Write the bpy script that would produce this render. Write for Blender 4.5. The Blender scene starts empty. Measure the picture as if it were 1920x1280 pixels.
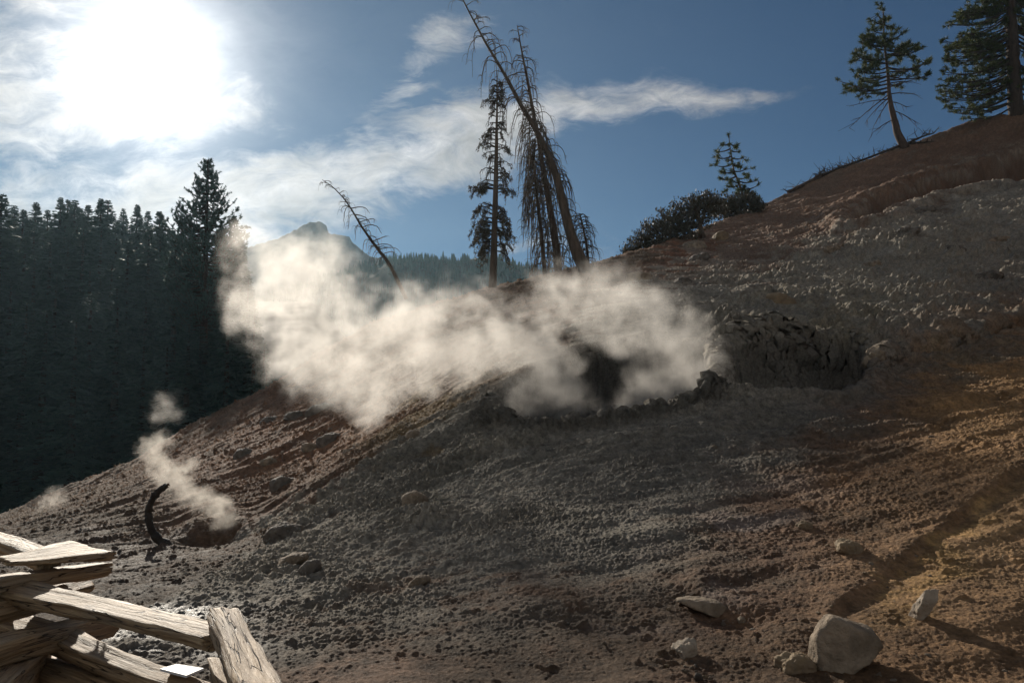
SUN = 4.9; SKY = .027; SKYTINT = (.40, .80, 1.14); CLOUD = 1.45; EXPO = .05; HAZE = .00018; SOUTH = .42
NU, NV = 1300, 1200
import bpy, math, random
import numpy as np
from mathutils import Vector, Matrix
R = math.radians
rng = np.random.default_rng(7)
random.seed(7)
SC = bpy.context.scene
COL = SC.collection

# ------------------------------------------------------------------ camera
EYE = 1.6; PITCH = 5.0; F = 1600.0
cp, sp_ = math.cos(R(PITCH)), math.sin(R(PITCH))
cam_d = bpy.data.cameras.new('camera'); cam = bpy.data.objects.new('camera', cam_d); COL.objects.link(cam)
cam.location = (0, 0, EYE); cam.rotation_euler = (R(90 + PITCH), 0, 0)
cam_d.sensor_width = 36; cam_d.lens = F / 1920 * 36; cam_d.clip_start = 0.05; cam_d.clip_end = 8000
SC.camera = cam

def ray(px, py):
    a = (px - 960) / F; b = (640 - py) / F
    return np.array([a, cp - sp_ * b, sp_ + cp * b])
def YR(Y):
    t = min(max((Y - 6.2) / 3.0, 0), 1); return Y * (1 + .16 * t * t * (3 - 2 * t))
def at(px, py, Y):
    d = ray(px, py)
    return np.array([0, 0, EYE]) + d * (Y / d[1])
def uvpix(px, py):
    d = ray(px, py); h = math.hypot(d[0], d[1])
    return math.atan2(d[0], d[1]), d[2] / h
def topix(u, e):           # arrays
    x = np.sin(u); y = np.cos(u); z = e
    f = y * cp + z * sp_; up = -y * sp_ + z * cp
    f = np.maximum(f, 0.05)
    return 960 + F * x / f, 640 - F * up / f

# ------------------------------------------------------------------ noise
_p = np.random.default_rng(3).permutation(256).astype(np.int64)
_P = np.concatenate([_p, _p, _p])
_G = np.array([[1,1,0],[-1,1,0],[1,-1,0],[-1,-1,0],[1,0,1],[-1,0,1],[1,0,-1],[-1,0,-1],[0,1,1],[0,-1,1],[0,1,-1],[0,-1,-1]], np.float32)
def noise(x, y, z=0.0):
    x = np.asarray(x, np.float32); y = np.asarray(y, np.float32); z = np.broadcast_to(np.asarray(z, np.float32), x.shape)
    xi = np.floor(x); yi = np.floor(y); zi = np.floor(z)
    fx = x - xi; fy = y - yi; fz = z - zi
    X = xi.astype(np.int64) & 255; Y = yi.astype(np.int64) & 255; Z = zi.astype(np.int64) & 255
    def fade(t): return t * t * t * (t * (t * 6 - 15) + 10)
    U, V, W = fade(fx), fade(fy), fade(fz)
    def g(ix, iy, iz, dx, dy, dz):
        h = _P[_P[_P[X + ix] + Y + iy] + Z + iz] % 12
        q = _G[h]
        return q[..., 0] * dx + q[..., 1] * dy + q[..., 2] * dz
    def lerp(a, b, t): return a + (b - a) * t
    x1 = lerp(g(0,0,0,fx,fy,fz), g(1,0,0,fx-1,fy,fz), U)
    x2 = lerp(g(0,1,0,fx,fy-1,fz), g(1,1,0,fx-1,fy-1,fz), U)
    x3 = lerp(g(0,0,1,fx,fy,fz-1), g(1,0,1,fx-1,fy,fz-1), U)
    x4 = lerp(g(0,1,1,fx,fy-1,fz-1), g(1,1,1,fx-1,fy-1,fz-1), U)
    return lerp(lerp(x1, x2, V), lerp(x3, x4, V), W)
def fbm(x, y, z, s, octv=3, gain=0.5):
    t = 0; a = 1.0
    for k in range(octv):
        t = t + a * noise(x * s + 13.7 * k, y * s - 7.1 * k, np.asarray(z) * s + 3.3 * k); s *= 2.03; a *= gain
    return t
def sstep(a, b, x):
    t = np.clip((x - a) / (b - a), 0, 1); return t * t * (3 - 2 * t)

# ------------------------------------------------------------------ tags and mesh builder
def tag(o, label=None, cat=None, group=None, kind=None):
    if label: o['label'] = label
    if cat: o['category'] = cat
    if group: o['group'] = group
    if kind: o['kind'] = kind
    return o
def empty(name, loc, label=None, cat=None, group=None):
    o = bpy.data.objects.new(name, None); COL.objects.link(o); o.location = tuple(map(float, loc)); o.empty_display_size = .1
    return tag(o, label, cat, group)
class MB:
    def __init__(s): s.v = []; s.f = []; s.n = 0
    def add(s, vs, fs):
        b = s.n; s.v.append(np.asarray(vs, np.float64).reshape(-1, 3)); s.n += len(s.v[-1])
        for f in fs: s.f.append(tuple(i + b for i in f))
    def tube(s, pts, rad, sides=6, cap=True, jit=0.0):
        pts = np.asarray(pts, float); n = len(pts)
        rad = np.broadcast_to(np.asarray(rad, float), (n,))
        T = np.gradient(pts, axis=0); T /= (np.linalg.norm(T, axis=1, keepdims=True) + 1e-9)
        ref = np.array([0.0, 1.0, 0.0]) if abs(T[0, 1]) < 0.8 else np.array([1.0, 0, 0])
        a = np.arange(sides) * 2 * math.pi / sides
        V = []
        for i in range(n):
            A = np.cross(T[i], ref); A /= np.linalg.norm(A) + 1e-9; B = np.cross(T[i], A); ref = np.cross(A, T[i]) if False else ref
            rr = rad[i] * (1 + (jit * rng.uniform(-1, 1, sides) if jit else 0))
            V.append(pts[i] + (np.cos(a) * rr)[:, None] * A + (np.sin(a) * rr)[:, None] * B)
        fs = []
        for i in range(n - 1):
            for k in range(sides):
                k2 = (k + 1) % sides
                fs.append((i * sides + k, i * sides + k2, (i + 1) * sides + k2, (i + 1) * sides + k))
        if cap:
            fs.append(tuple(range(sides))[::-1]); fs.append(tuple((n - 1) * sides + k for k in range(sides)))
        s.add(np.concatenate(V), fs)
    def quads(s, Q):       # Q (m,4,3)
        Q = np.asarray(Q); m = len(Q); b = s.n; s.v.append(Q.reshape(-1, 3)); s.n += 4 * m
        s.f += [(b + 4 * i, b + 4 * i + 1, b + 4 * i + 2, b + 4 * i + 3) for i in range(m)]
    def tris(s, Q):
        Q = np.asarray(Q); m = len(Q); b = s.n; s.v.append(Q.reshape(-1, 3)); s.n += 3 * m
        s.f += [(b + 3 * i, b + 3 * i + 1, b + 3 * i + 2) for i in range(m)]
    def mesh(s, name, mat, smooth=True, off=(0, 0, 0)):
        me = bpy.data.meshes.new(name)
        V = np.concatenate(s.v) - np.asarray(off, float)
        me.from_pydata(V.tolist(), [], s.f)
        if smooth: me.polygons.foreach_set('use_smooth', np.ones(len(me.polygons), bool))
        me.materials.append(mat); me.update(); return me
    def build(s, name, mat, parent=None, smooth=True, loc=(0, 0, 0), rel=True):
        """vertices are world coordinates; loc = origin of the object in the world (or parent's origin)"""
        if parent is not None and rel: loc = tuple(parent.location)
        o = bpy.data.objects.new(name, s.mesh(name, mat, smooth, loc)); COL.objects.link(o)
        if parent is not None: o.parent = parent
        else: o.location = tuple(map(float, loc))
        return o
def grid_mesh(name, P, mat, attrs=None):
    n, m = P.shape[:2]
    me = bpy.data.meshes.new(name)
    me.vertices.add(n * m); me.vertices.foreach_set('co', P.astype(np.float32).ravel())
    i = np.arange(n * m).reshape(n, m)
    q = np.stack([i[:-1, :-1], i[:-1, 1:], i[1:, 1:], i[1:, :-1]], -1).reshape(-1, 4)
    k = len(q)
    me.loops.add(k * 4); me.loops.foreach_set('vertex_index', q.ravel().astype(np.int32))
    me.polygons.add(k); me.polygons.foreach_set('loop_start', (np.arange(k) * 4).astype(np.int32))
    me.polygons.foreach_set('use_smooth', np.ones(k, bool))
    me.update(calc_edges=True)
    for nm, val in (attrs or {}).items():
        if val.ndim == 3:
            at_ = me.attributes.new(nm, 'FLOAT_COLOR', 'POINT')
            c = np.ones((n * m, 4), np.float32); c[:, :3] = val.reshape(-1, 3); at_.data.foreach_set('color', c.ravel())
        else:
            at_ = me.attributes.new(nm, 'FLOAT', 'POINT'); at_.data.foreach_set('value', val.astype(np.float32).ravel())
    me.materials.append(mat)
    o = bpy.data.objects.new(name, me); COL.objects.link(o); return o

# ------------------------------------------------------------------ node helpers
class NT:
    def __init__(s, tree): s.t = tree; s.N = tree.nodes; s.L = tree.links
    def n(s, typ, **kw):
        nd = s.N.new(typ)
        for k, v in kw.items(): setattr(nd, k, v)
        return nd
    def link(s, a, b): s.L.new(a, b)
    def put(s, sock, v):
        if isinstance(v, bpy.types.NodeSocket): s.L.new(v, sock)
        elif v is not None: sock.default_value = v
    def math(s, op, a, b=None, c=None, clamp=False):
        nd = s.n('ShaderNodeMath', operation=op, use_clamp=clamp)
        s.put(nd.inputs[0], a)
        if b is not None: s.put(nd.inputs[1], b)
        if c is not None: s.put(nd.inputs[2], c)
        return nd.outputs[0]
    def vm(s, op, a, b=None, out=0):
        nd = s.n('ShaderNodeVectorMath', operation=op); s.put(nd.inputs[0], a)
        if b is not None: s.put(nd.inputs[1], b)
        return nd.outputs[out]
    def mr(s, v, a, b, c=0.0, d=1.0, kind='SMOOTHSTEP'):
        nd = s.n('ShaderNodeMapRange', interpolation_type=kind); s.put(nd.inputs[0], v)
        for i, x in enumerate((a, b, c, d)): s.put(nd.inputs[i + 1], x)
        return nd.outputs[0]
    def mix(s, f, a, b, blend='MIX'):
        nd = s.n('ShaderNodeMix', data_type='RGBA', blend_type=blend)
        s.put(nd.inputs[0], f); s.put(nd.inputs[6], a); s.put(nd.inputs[7], b); return nd.outputs[2]
    def noise(s, vec, scale, detail=4, rough=.55, dist=0.0, out=0, kind=None):
        nd = s.n('ShaderNodeTexNoise'); s.put(nd.inputs['Vector'], vec); nd.inputs['Scale'].default_value = scale
        nd.inputs['Detail'].default_value = detail; nd.inputs['Roughness'].default_value = rough; nd.inputs['Distortion'].default_value = dist
        return nd.outputs[out]
    def ramp(s, f, stops, interp='LINEAR'):
        nd = s.n('ShaderNodeValToRGB'); cr = nd.color_ramp; cr.interpolation = interp
        while len(cr.elements) < len(stops): cr.elements.new(.5)
        for e, (p, c) in zip(cr.elements, stops):
            e.position = p; e.color = (c, c, c, 1) if isinstance(c, (int, float)) else (*c, 1)
        s.put(nd.inputs[0], f); return nd.outputs[0]
    def curve(s, x, x0, x1, pts, y0, y1):
        """piecewise-linear function through pts [(x,y)] by a colour ramp, y between y0 and y1"""
        t = s.mr(x, x0, x1, kind='LINEAR')
        c = s.ramp(t, [((px - x0) / (x1 - x0), (py - y0) / (y1 - y0)) for px, py in pts], 'B_SPLINE')
        return s.math('MULTIPLY_ADD', c, y1 - y0, y0)
def newmat(name):
    m = bpy.data.materials.new(name); m.use_nodes = True; t = NT(m.node_tree)
    return m, t, m.node_tree.nodes['Principled BSDF']
def simple(name, ca, cb, scale=8, rough=.8, bump=.4, bscale=30, dist=.02, spec=.3, stretch=(1, 1, 1), coord='Object', detail=5):
    m, t, b = newmat(name)
    tc = t.n('ShaderNodeTexCoord'); v = tc.outputs[coord]
    mp = t.n('ShaderNodeMapping'); mp.inputs['Scale'].default_value = stretch; t.link(v, mp.inputs[0]); v = mp.outputs[0]
    f = t.noise(v, scale, detail, .6); f = t.mr(f, .3, .7)
    t.link(t.mix(f, (*ca, 1), (*cb, 1)), b.inputs['Base Color'])
    b.inputs['Roughness'].default_value = rough; b.inputs['Specular IOR Level'].default_value = spec
    if bump:
        bn = t.n('ShaderNodeBump'); bn.inputs['Strength'].default_value = bump; bn.inputs['Distance'].default_value = dist
        t.link(t.noise(v, bscale, 6, .65), bn.inputs['Height']); t.link(bn.outputs[0], b.inputs['Normal'])
    return m
# ------------------------------------------------------------------ terrain shape: elevation slope e(u, v), u = azimuth, v = ln(distance)
CP = [ # (pixel x, pixel y, distance along the view axis)
 (-250,1500,3.0),(200,1500,3.1),(960,1560,2.9),(1700,1500,3.1),(2200,1500,3.2),
 (-200,1300,4.2),(100,1250,4.6),(500,1280,4.4),(960,1280,4.4),(1400,1280,4.4),(1900,1280,4.4),(2300,1280,4.6),
 (250,1180,5.3),(0,1110,7.0),(-250,1120,7.0),(320,1030,8.5),(450,1010,9.0),(0,1010,11.5),(-300,1030,12),
 (200,950,12.5),(400,930,11.5),(-300,985,20),(0,968,24),(130,915,24),(250,868,24),(380,790,23),(500,735,22),(600,668,22.5),(700,610,23),
 (880,548,24),(1000,520,25),(1120,492,26),(1250,455,28),(1430,383,31),(1560,322,32),(1700,270,33),(1800,238,33),(1920,200,33),(2150,130,33),(2400,70,33),
 (300,885,17),(450,820,16),(560,790,15),(600,745,17),
 (480,1000,8.9),(600,905,9.7),(700,832,10.6),(790,775,11.3),
 (520,915,11.3),(620,845,12.2),(700,775,13.2),(800,700,14.5),(900,640,15),
 (700,1000,7.4),(600,1130,6.0),(960,1000,6.9),(960,1130,5.6),(1300,1000,6.7),(1300,1130,5.5),(1600,1000,6.6),(1600,1130,5.4),(1900,1130,5.4),
 (850,870,8.9),(1100,880,8.2),(1350,880,8.1),(1600,850,8.3),(1900,900,7.2),(2200,900,7.2),
 (930,793,9.6),(1060,797,9.4),(1180,777,9.4),(1320,744,9.9),(925,735,10.5),(1090,652,11.8),(1250,630,12.1),(1340,690,10.7),(1345,640,11.6),
 (1450,740,10.0),(1600,740,10.1),(1700,660,12.2),(1900,620,13.2),(2200,600,13.4),
 (1000,600,16),(1100,570,17),(1300,540,18.5),(1450,560,15.5),(1600,560,15),(1900,470,19.5),(1500,470,21),(1650,400,24),(1900,350,25),(2200,300,25),(1300,480,24),(1750,430,20.5),(1400,440,26),
]
BACK = [(-60,-.05),(-45,-.05),(-31,-.045),(-25,0.0),(-17,.06),(-10,.10),(-3,.13),(3,.16),(10,.2),(17,.27),(25,.33),(32,.38),(48,.42),(60,.4)]  # azimuth, e a little behind the crest
U, V, E = [], [], []
for px, py, Y in CP:
    Y = YR(Y); q_ = min(max((px - 1130) / 400, 0), 1); w_ = min(max((Y - 11.5) / 22, 0), 1); Y *= 1 + .42 * q_ * q_ * (3 - 2 * q_) * w_ * (2 - w_)
    u, e = uvpix(px, py); U.append(u); V.append(math.log(Y / math.cos(u))); E.append(e)
for a, e in BACK:
    U.append(R(a)); V.append(math.log(54 if a < 10 else 78)); E.append(e + .12)
    U.append(R(a)); V.append(math.log(85 if a < 10 else 120)); E.append(e + .2)
for a in (-60, -40, -20, 0, 20, 40, 60):
    for rr, zg in ((.8, .02), (1.5, .05), (2.4, .09)):
        U.append(R(a)); V.append(math.log(rr)); E.append((zg - EYE) / rr)
for a, e in ((-60, -.06), (-46, -.06)): U.append(R(a)); V.append(math.log(24)); E.append(e)
for a, e in ((50, .45), (60, .45)): U.append(R(a)); V.append(math.log(27)); E.append(e)
U, V, E = map(np.array, (U, V, E))
KU = 1.6
def _k(d2): return np.where(d2 > 1e-12, .5 * d2 * np.log(d2 + 1e-12), 0)
n_ = len(U)
A_ = np.zeros((n_ + 3, n_ + 3))
A_[:n_, :n_] = _k(((U[:, None] - U[None]) * KU) ** 2 + (V[:, None] - V[None]) ** 2) + np.eye(n_) * 2e-4
A_[:n_, n_] = 1; A_[:n_, n_ + 1] = U; A_[:n_, n_ + 2] = V; A_[n_:, :n_] = A_[:n_, n_:].T
W_ = np.linalg.solve(A_, np.concatenate([E, np.zeros(3)]))
GU = np.linspace(R(-62), R(62), 320); GV = np.linspace(math.log(.7), math.log(150), 520)
gu, gv = np.meshgrid(GU, GV)          # rows = v
GE = W_[n_] + W_[n_ + 1] * gu + W_[n_ + 2] * gv
for i in range(n_): GE = GE + W_[i] * _k(((gu - U[i]) * KU) ** 2 + (gv - V[i]) ** 2)
def base_e(u, v):
    a = np.clip((u - GU[0]) / (GU[1] - GU[0]), 0, len(GU) - 1.001); b = np.clip((v - GV[0]) / (GV[1] - GV[0]), 0, len(GV) - 1.001)
    i = a.astype(int); j = b.astype(int); fa = a - i; fb = b - j
    return (GE[j, i] * (1 - fa) + GE[j, i + 1] * fa) * (1 - fb) + (GE[j + 1, i] * (1 - fa) + GE[j + 1, i + 1] * fa) * fb
def hit_uv(px, py, fn, vmin=.9, vmax=4.4):
    u, e = uvpix(px, py)
    vs = np.linspace(vmin, vmax, 1600); ee = fn(np.full_like(vs, u), vs)
    k = np.argmax(ee >= e)
    if ee[k] < e: k = int(np.argmax(ee))
    return u, vs[k]
SKY_PTS = [(-900,1000),(-300,985),(0,970),(130,915),(250,868),(380,790),(500,735),(600,668),(700,610),(880,556),(1000,526),(1120,497),(1250,460),(1430,386),(1560,324),(1700,273),(1800,240),(1920,202),(2150,130),(2400,70),(3500,0)]
_su = np.array([uvpix(*p)[0] for p in SKY_PTS]); _se = np.array([uvpix(*p)[1] for p in SKY_PTS]) - 4 / F
_raw_e = base_e
def base_e(u, v):
    S = np.interp(u, _su, _se) + .0045 + .003 * noise(u * 25, u * 0) + .002 * noise(u * 90, u * 0)
    back = np.maximum(v - np.interp(u, [-.6, -.4, 0.05, .25, .36, .5], [3.51, 3.45, 3.45, 3.86, 4.02, 4.14]), 0)
    S = S - back * .22
    e = _raw_e(u, v); k = 160.0
    return S - np.logaddexp(0, (S - e) * k) / k + 0.0043 * np.exp(-np.abs(S - e) * k)
# ---- banks: steep steps facing downhill with a bench in front
BANKS = [ # pixel polyline, amplitude in px, width of the face, reach
 ([(1640,690),(1680,668),(1760,652),(1850,618),(1950,585),(2150,560)], 13, .014, .08),
 ([(1530,1190),(1600,1120),(1680,1065),(1750,1010),(1800,965),(1860,925),(1960,860),(2100,800)], 7, .020, .08),
 ([(335,1012),(370,1008),(420,1000),(460,994)], 30, .02, .10),
 ([(1380,560),(1440,548),(1500,560)], 12, .015, .08),
 ([(1290,1110),(1370,1150),(1440,1172)], 14, .02, .07),
]
BK = []
for pl, A, w, W in BANKS:
    BK.append(([hit_uv(x, y, base_e) for x, y in pl], A / F, w, W))
def banks(u, v):
    t = np.zeros_like(u)
    wob = noise(u * 24, v * 9, 4.0) * .016 + noise(u * 90, v * 90, 9.0) * .003
    for pl, A, w, W in BK:
        us = np.array([p[0] for p in pl]); vs = np.array([p[1] for p in pl])
        o = np.argsort(us); vl = np.interp(u, us[o], vs[o])
        d = v - vl + wob
        m = sstep(us.min() - .015, us.min() + .02, u) * (1 - sstep(us.max() - .02, us.max() + .015, u))
        t += A * m * np.tanh(d / w) * np.exp(-(np.abs(d) / W) ** 1.5)
    return t
# ---- the crater
RIM = np.array([at(p[0], p[1], YR(p[2]))[:2] for p in [(922,788,9.7),(1000,798,9.45),(1060,798,9.35),(1180,778,9.4),(1260,758,9.6),(1325,742,9.95),(1343,690,10.7),(1325,625,11.7),(1250,622,12.3),(1150,640,12.1),(1085,655,11.8),(1000,690,11.3),(928,735,10.5)]])
def poly_sd(x, y, P):
    d = np.full(x.shape, 1e9); ins = np.zeros(x.shape, bool)
    for i in range(len(P)):
        a = P[i]; b = P[(i + 1) % len(P)]; ex, ey = b - a
        t = np.clip(((x - a[0]) * ex + (y - a[1]) * ey) / (ex * ex + ey * ey), 0, 1)
        d = np.minimum(d, np.hypot(x - a[0] - t * ex, y - a[1] - t * ey))
        c = ((a[1] > y) != (b[1] > y)) & (x < (b[0] - a[0]) * (y - a[1]) / (b[1] - a[1] + 1e-12) + a[0]); ins ^= c
    return np.where(ins, d, -d)
def crater(x, y):
    n = np.zeros(x.shape)
    m = (np.abs(x - RIM[:, 0].mean()) < 3.4) & (np.abs(y - RIM[:, 1].mean()) < 3.4)
    sd = np.full(x.shape, -9.0)
    sd[m] = poly_sd(x[m], y[m], RIM) + .07 * noise(x[m] * 5, y[m] * 5, 1.0) + .05 * noise(x[m] * 13, y[m] * 13, 2.0)
    return sd
HOLLOWS = []       # scooped banks: outline in the picture, carried to the slope; depth, width of the steep edge
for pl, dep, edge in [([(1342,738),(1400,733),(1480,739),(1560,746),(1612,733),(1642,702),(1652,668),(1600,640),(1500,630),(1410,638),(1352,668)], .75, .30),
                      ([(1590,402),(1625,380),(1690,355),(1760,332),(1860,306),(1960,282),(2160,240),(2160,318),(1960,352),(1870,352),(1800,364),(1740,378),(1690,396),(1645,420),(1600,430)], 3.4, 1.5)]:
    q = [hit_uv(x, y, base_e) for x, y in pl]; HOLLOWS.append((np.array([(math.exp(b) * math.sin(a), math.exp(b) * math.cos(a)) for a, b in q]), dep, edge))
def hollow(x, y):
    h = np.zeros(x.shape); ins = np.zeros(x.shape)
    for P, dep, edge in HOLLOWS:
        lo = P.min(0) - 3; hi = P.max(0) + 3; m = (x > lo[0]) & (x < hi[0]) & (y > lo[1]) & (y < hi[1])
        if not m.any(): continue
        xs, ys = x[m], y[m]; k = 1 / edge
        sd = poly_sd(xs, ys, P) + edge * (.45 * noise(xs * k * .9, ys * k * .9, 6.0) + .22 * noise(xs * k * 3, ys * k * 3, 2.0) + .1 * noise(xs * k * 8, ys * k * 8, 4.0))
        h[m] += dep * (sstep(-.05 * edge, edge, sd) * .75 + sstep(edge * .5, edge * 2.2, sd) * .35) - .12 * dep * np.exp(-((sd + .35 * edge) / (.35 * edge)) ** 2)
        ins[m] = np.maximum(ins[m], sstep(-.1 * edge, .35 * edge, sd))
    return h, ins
def surf_e(u, v):
    r = np.exp(v); x = r * np.sin(u); y = r * np.cos(u)
    e = base_e(u, v) + banks(u, v)
    sd = crater(x, y)
    e = e - hollow(x, y)[0] / r
    e = e - (sstep(-.02, .22, sd) * .75 + sstep(.1, .7, sd) * .45) / r
    # raised crusty rim at the front
    e = e + .07 * np.exp(-((sd + .06) / .10) ** 2) * (y < YR(10.2)) * (.6 + .8 * noise(x * 6, y * 6, 5.0)) / r
    return e, sd
def hit(px, py, vmin=.9, vmax=3.7):
    u, v = hit_uv(px, py, lambda a, b: surf_e(a, b)[0], vmin, vmax)
    r = math.exp(v); e = surf_e(np.array([u]), np.array([v]))[0][0]
    return np.array([r * math.sin(u), r * math.cos(u), EYE + e * r])
def zat(x, y):
    u = np.array([math.atan2(x, y)]); r = math.hypot(x, y)
    return EYE + float(surf_e(u, np.array([math.log(r)]))[0][0]) * r

# ---- hillside mesh
def hillside():
    us = np.concatenate([np.linspace(R(-62), R(-33), 60, endpoint=False), np.linspace(R(-33), R(33), NU, endpoint=False), np.linspace(R(33), R(62), 60)])
    vs = np.concatenate([np.linspace(math.log(.7), math.log(3.2), 60, endpoint=False), np.linspace(math.log(3.2), math.log(16), int(NV * .72), endpoint=False), np.linspace(math.log(16), math.log(63), int(NV * .50), endpoint=False), np.linspace(math.log(63), math.log(130), 50)])
    u, v = np.meshgrid(us, vs)
    e, sd = surf_e(u, v)
    r = np.exp(v); X = r * np.sin(u); Y = r * np.cos(u); Z = EYE + e * r
    P = np.stack([X, Y, Z], -1)
    def normals(P):
        a = np.gradient(P, axis=1); b = np.gradient(P, axis=0)
        N = np.cross(a, b); N /= np.linalg.norm(N, axis=-1, keepdims=True) + 1e-12
        return N * np.sign(N[..., 2:3] + 1e-9)
    N = normals(P)
    px, py = topix(u, e)                     # zones are laid out once, then live on the ground as colour and roughness of the soil
    n1 = fbm(X, Y, Z, .9, 3); n2 = fbm(X, Y, Z, 4.0, 3); n3 = noise(X * 18, Y * 18, Z * 18)
    wx = px + 60 * n1 + 25 * n2; wy = py + 40 * n1 + 20 * n2 + 8 * n3
    # signed line helpers
    tongue = sstep(0, 40, (wx - 470) * .66 + (wy - 1010) * 1.0 - 0) * sstep(1560, 1300, wx + (wy - 800) * .5) * sstep(1290, 1060, wy + (wx - 700) * .25) 
    def blob(cx, cy, rx, ry, ang=0, k=1.0):
        c, s = math.cos(R(ang)), math.sin(R(ang)); dx = wx - cx; dy = wy - cy
        return np.exp(-(((dx * c + dy * s) / rx) ** 2 + ((-dx * s + dy * c) / ry) ** 2) ** 1.5) * k
    def C(*c): return np.array(c, float)
    brown = C(.150, .112, .082)
    col = np.broadcast_to(brown, P.shape).copy()
    def lay(m, c): nonlocal col; m = np.clip(m, 0, 1)[..., None]; col = col * (1 - m) + np.asarray(c) * m
    lay(sstep(.0, .5, n1 + .2) * .5, C(.17, .10, .07))
    clay = C(.275, .272, .250); dclay = C(.15, .15, .142); red = C(.185, .115, .08); och = C(.33, .205, .09)
    lay(blob(280, 1130, 460, 130, 5, .8), C(.085, .068, .052))
    # left reddish slope
    lay(blob(480, 840, 330, 110, -28, .9), red); lay(blob(620, 800, 120, 60, -25, .7), C(.22, .125, .075))
    lay(blob(150, 1000, 260, 60, -15, .6), C(.10, .085, .07))
    # upper right reddish strip under the crest
    lay(blob(1500, 420, 260, 70, -22, .95), C(.21, .115, .085)); lay(blob(1790, 330, 210, 40, -18, .9), C(.11, .068, .045)); lay(blob(1700, 318, 230, 12, -19, .6), C(.25, .14, .07)); lay(blob(1850, 250, 160, 30, -15, .7), C(.08, .06, .05))  # dark blob on the bank face: its shade put into the soil colour
    lay(blob(1290, 470, 60, 30, -25, .7), C(.25, .11, .06))
    # grey clay of the bank right of the crater and of the tongue below it
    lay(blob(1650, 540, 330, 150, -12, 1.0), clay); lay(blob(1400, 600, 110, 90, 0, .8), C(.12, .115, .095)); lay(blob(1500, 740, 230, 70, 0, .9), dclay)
    lay(blob(1900, 420, 200, 110, -10, .9), clay)
    lay(blob(1500, 600, 150, 30, -10, .35), C(.22, .19, .09)); lay(blob(1550, 625, 60, 12, 0, .4), C(.3, .25, .13))
    lay(blob(1300, 520, 130, 26, -20, .4), C(.24, .15, .08))
    lay(tongue * .95, clay * .95)
    lay(blob(1080, 900, 420, 130, -20, .9), clay); lay(blob(820, 880, 200, 90, -30, .5), C(.175, .178, .158))
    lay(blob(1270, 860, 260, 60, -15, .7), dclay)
    lay(blob(800, 780, 130, 28, -30, .5), C(.24, .19, .09))
    lay(sstep(.15, .45, n2 + n1 * .5) * blob(1000, 1150, 600, 110, -8) * .7, C(.17, .115, .08))
    lay(sstep(.1, .5, fbm(X + 9, Y, Z, 1.6, 3)) * blob(1380, 1030, 260, 120, -20), C(.25, .215, .20))
    lay(blob(1600, 345, 330, 62, -25, .95), C(.195, .125, .088)); lay(blob(1800, 260, 200, 45, -18, .9), C(.15, .095, .068)); lay(blob(1470, 450, 150, 40, -25, .7), C(.19, .13, .10))
    # right ochre side
    lay(blob(1850, 1120, 330, 230, -35, 1.0), C(.36, .24, .14)); lay(blob(1700, 900, 200, 120, -25, .55), C(.20, .125, .065))
    lay(blob(1870, 760, 150, 120, -30, .9), C(.36, .235, .12)); lay(blob(1780, 1040, 200, 26, -42, .9), C(.46, .31, .14)); lay(blob(1900, 1000, 120, 60, -35, .6), C(.42, .29, .16))
    lay(blob(1840, 660, 90, 20, -20, .5), C(.20, .19, .15))
    lay(blob(1600, 1230, 360, 70, 0, .5), C(.17, .10, .05))
    # speckle
    sp = fbm(X, Y, Z, 9, 3, .6)
    col *= (1 + .45 * sp)[..., None]; col *= (1 + .25 * n1)[..., None]
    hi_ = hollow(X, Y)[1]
    lay(hi_ * .7 * (r < 20), C(.13, .13, .122)); lay(hi_ * .85 * (r >= 20), C(.12, .072, .05))  # hollow faces darkened, shade painted into the soil colour
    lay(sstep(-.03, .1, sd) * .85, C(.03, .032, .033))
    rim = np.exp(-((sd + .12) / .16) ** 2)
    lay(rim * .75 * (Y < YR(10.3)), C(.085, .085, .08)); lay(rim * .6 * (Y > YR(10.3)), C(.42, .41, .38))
    col = np.clip(col * np.array([1.17, 1.05, .92]), .008, .7)
    wet = blob(330, 1200, 190, 60, -5, 1.0) + blob(60, 1240, 120, 40, 0, 1) * .8 + .35 * blob(200, 1060, 250, 60, -10) + .3 * sstep(-.1, .1, sd)
    wet = np.clip(wet, 0, 1) * np.clip(.75 + 1.2 * n2, 0.1, 1)
    lay(wet * .7, C(.07, .065, .06))
    # relief
    fall = np.array([-.93, -.37])
    s_ = X * fall[0] + Y * fall[1]; c_ = -X * fall[1] + Y * fall[0]
    pat = np.clip(.55 + 1.6 * fbm(X, Y, Z, .7, 3) + .25, .5, 1.6)      # smooth and broken patches
    lump_m = np.clip(blob(960, 880, 400, 130, -22) * 1.2 + .8 * blob(1400, 640, 120, 120) + tongue * .5, 0, 1)
    near = np.clip(r / 9.0, .45, 3.0)
    wall = sstep(.35, .75, 1 - np.abs(N[..., 2]))       # steep faces: crumbly layers and clods
    lay_ = noise(X * 1.2, Y * 1.2, Z * 9) * .05 + np.abs(noise(X * 4, Y * 4, Z * 6)) * .09 + np.abs(noise(X * 11, Y * 11, Z * 13)) * .05 * (r < 13)
    rill = fbm(s_ * .22, c_ * 1.3, Z * 0, 1.6, 3, .55)
    rill2 = 1 - np.abs(noise(s_ * .5 + n2 * .3, c_ * 3.2, 7.0)) * 2
    D = .042 * rill * np.clip((r - 2.5) / 6, .2, 1.6) + .014 * rill2 * np.clip((r - 3) / 6, .1, 1.6)
    D += .035 * fbm(X, Y, Z, 1.4, 2)
    # grey bank right of the crater: chunky broken clay
    chunk = np.clip(blob(1680, 520, 320, 130, -12) * 1.3 + blob(1480, 622, 170, 45) + .6 * blob(1750, 640, 160, 40, -20), 0, 1)
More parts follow.
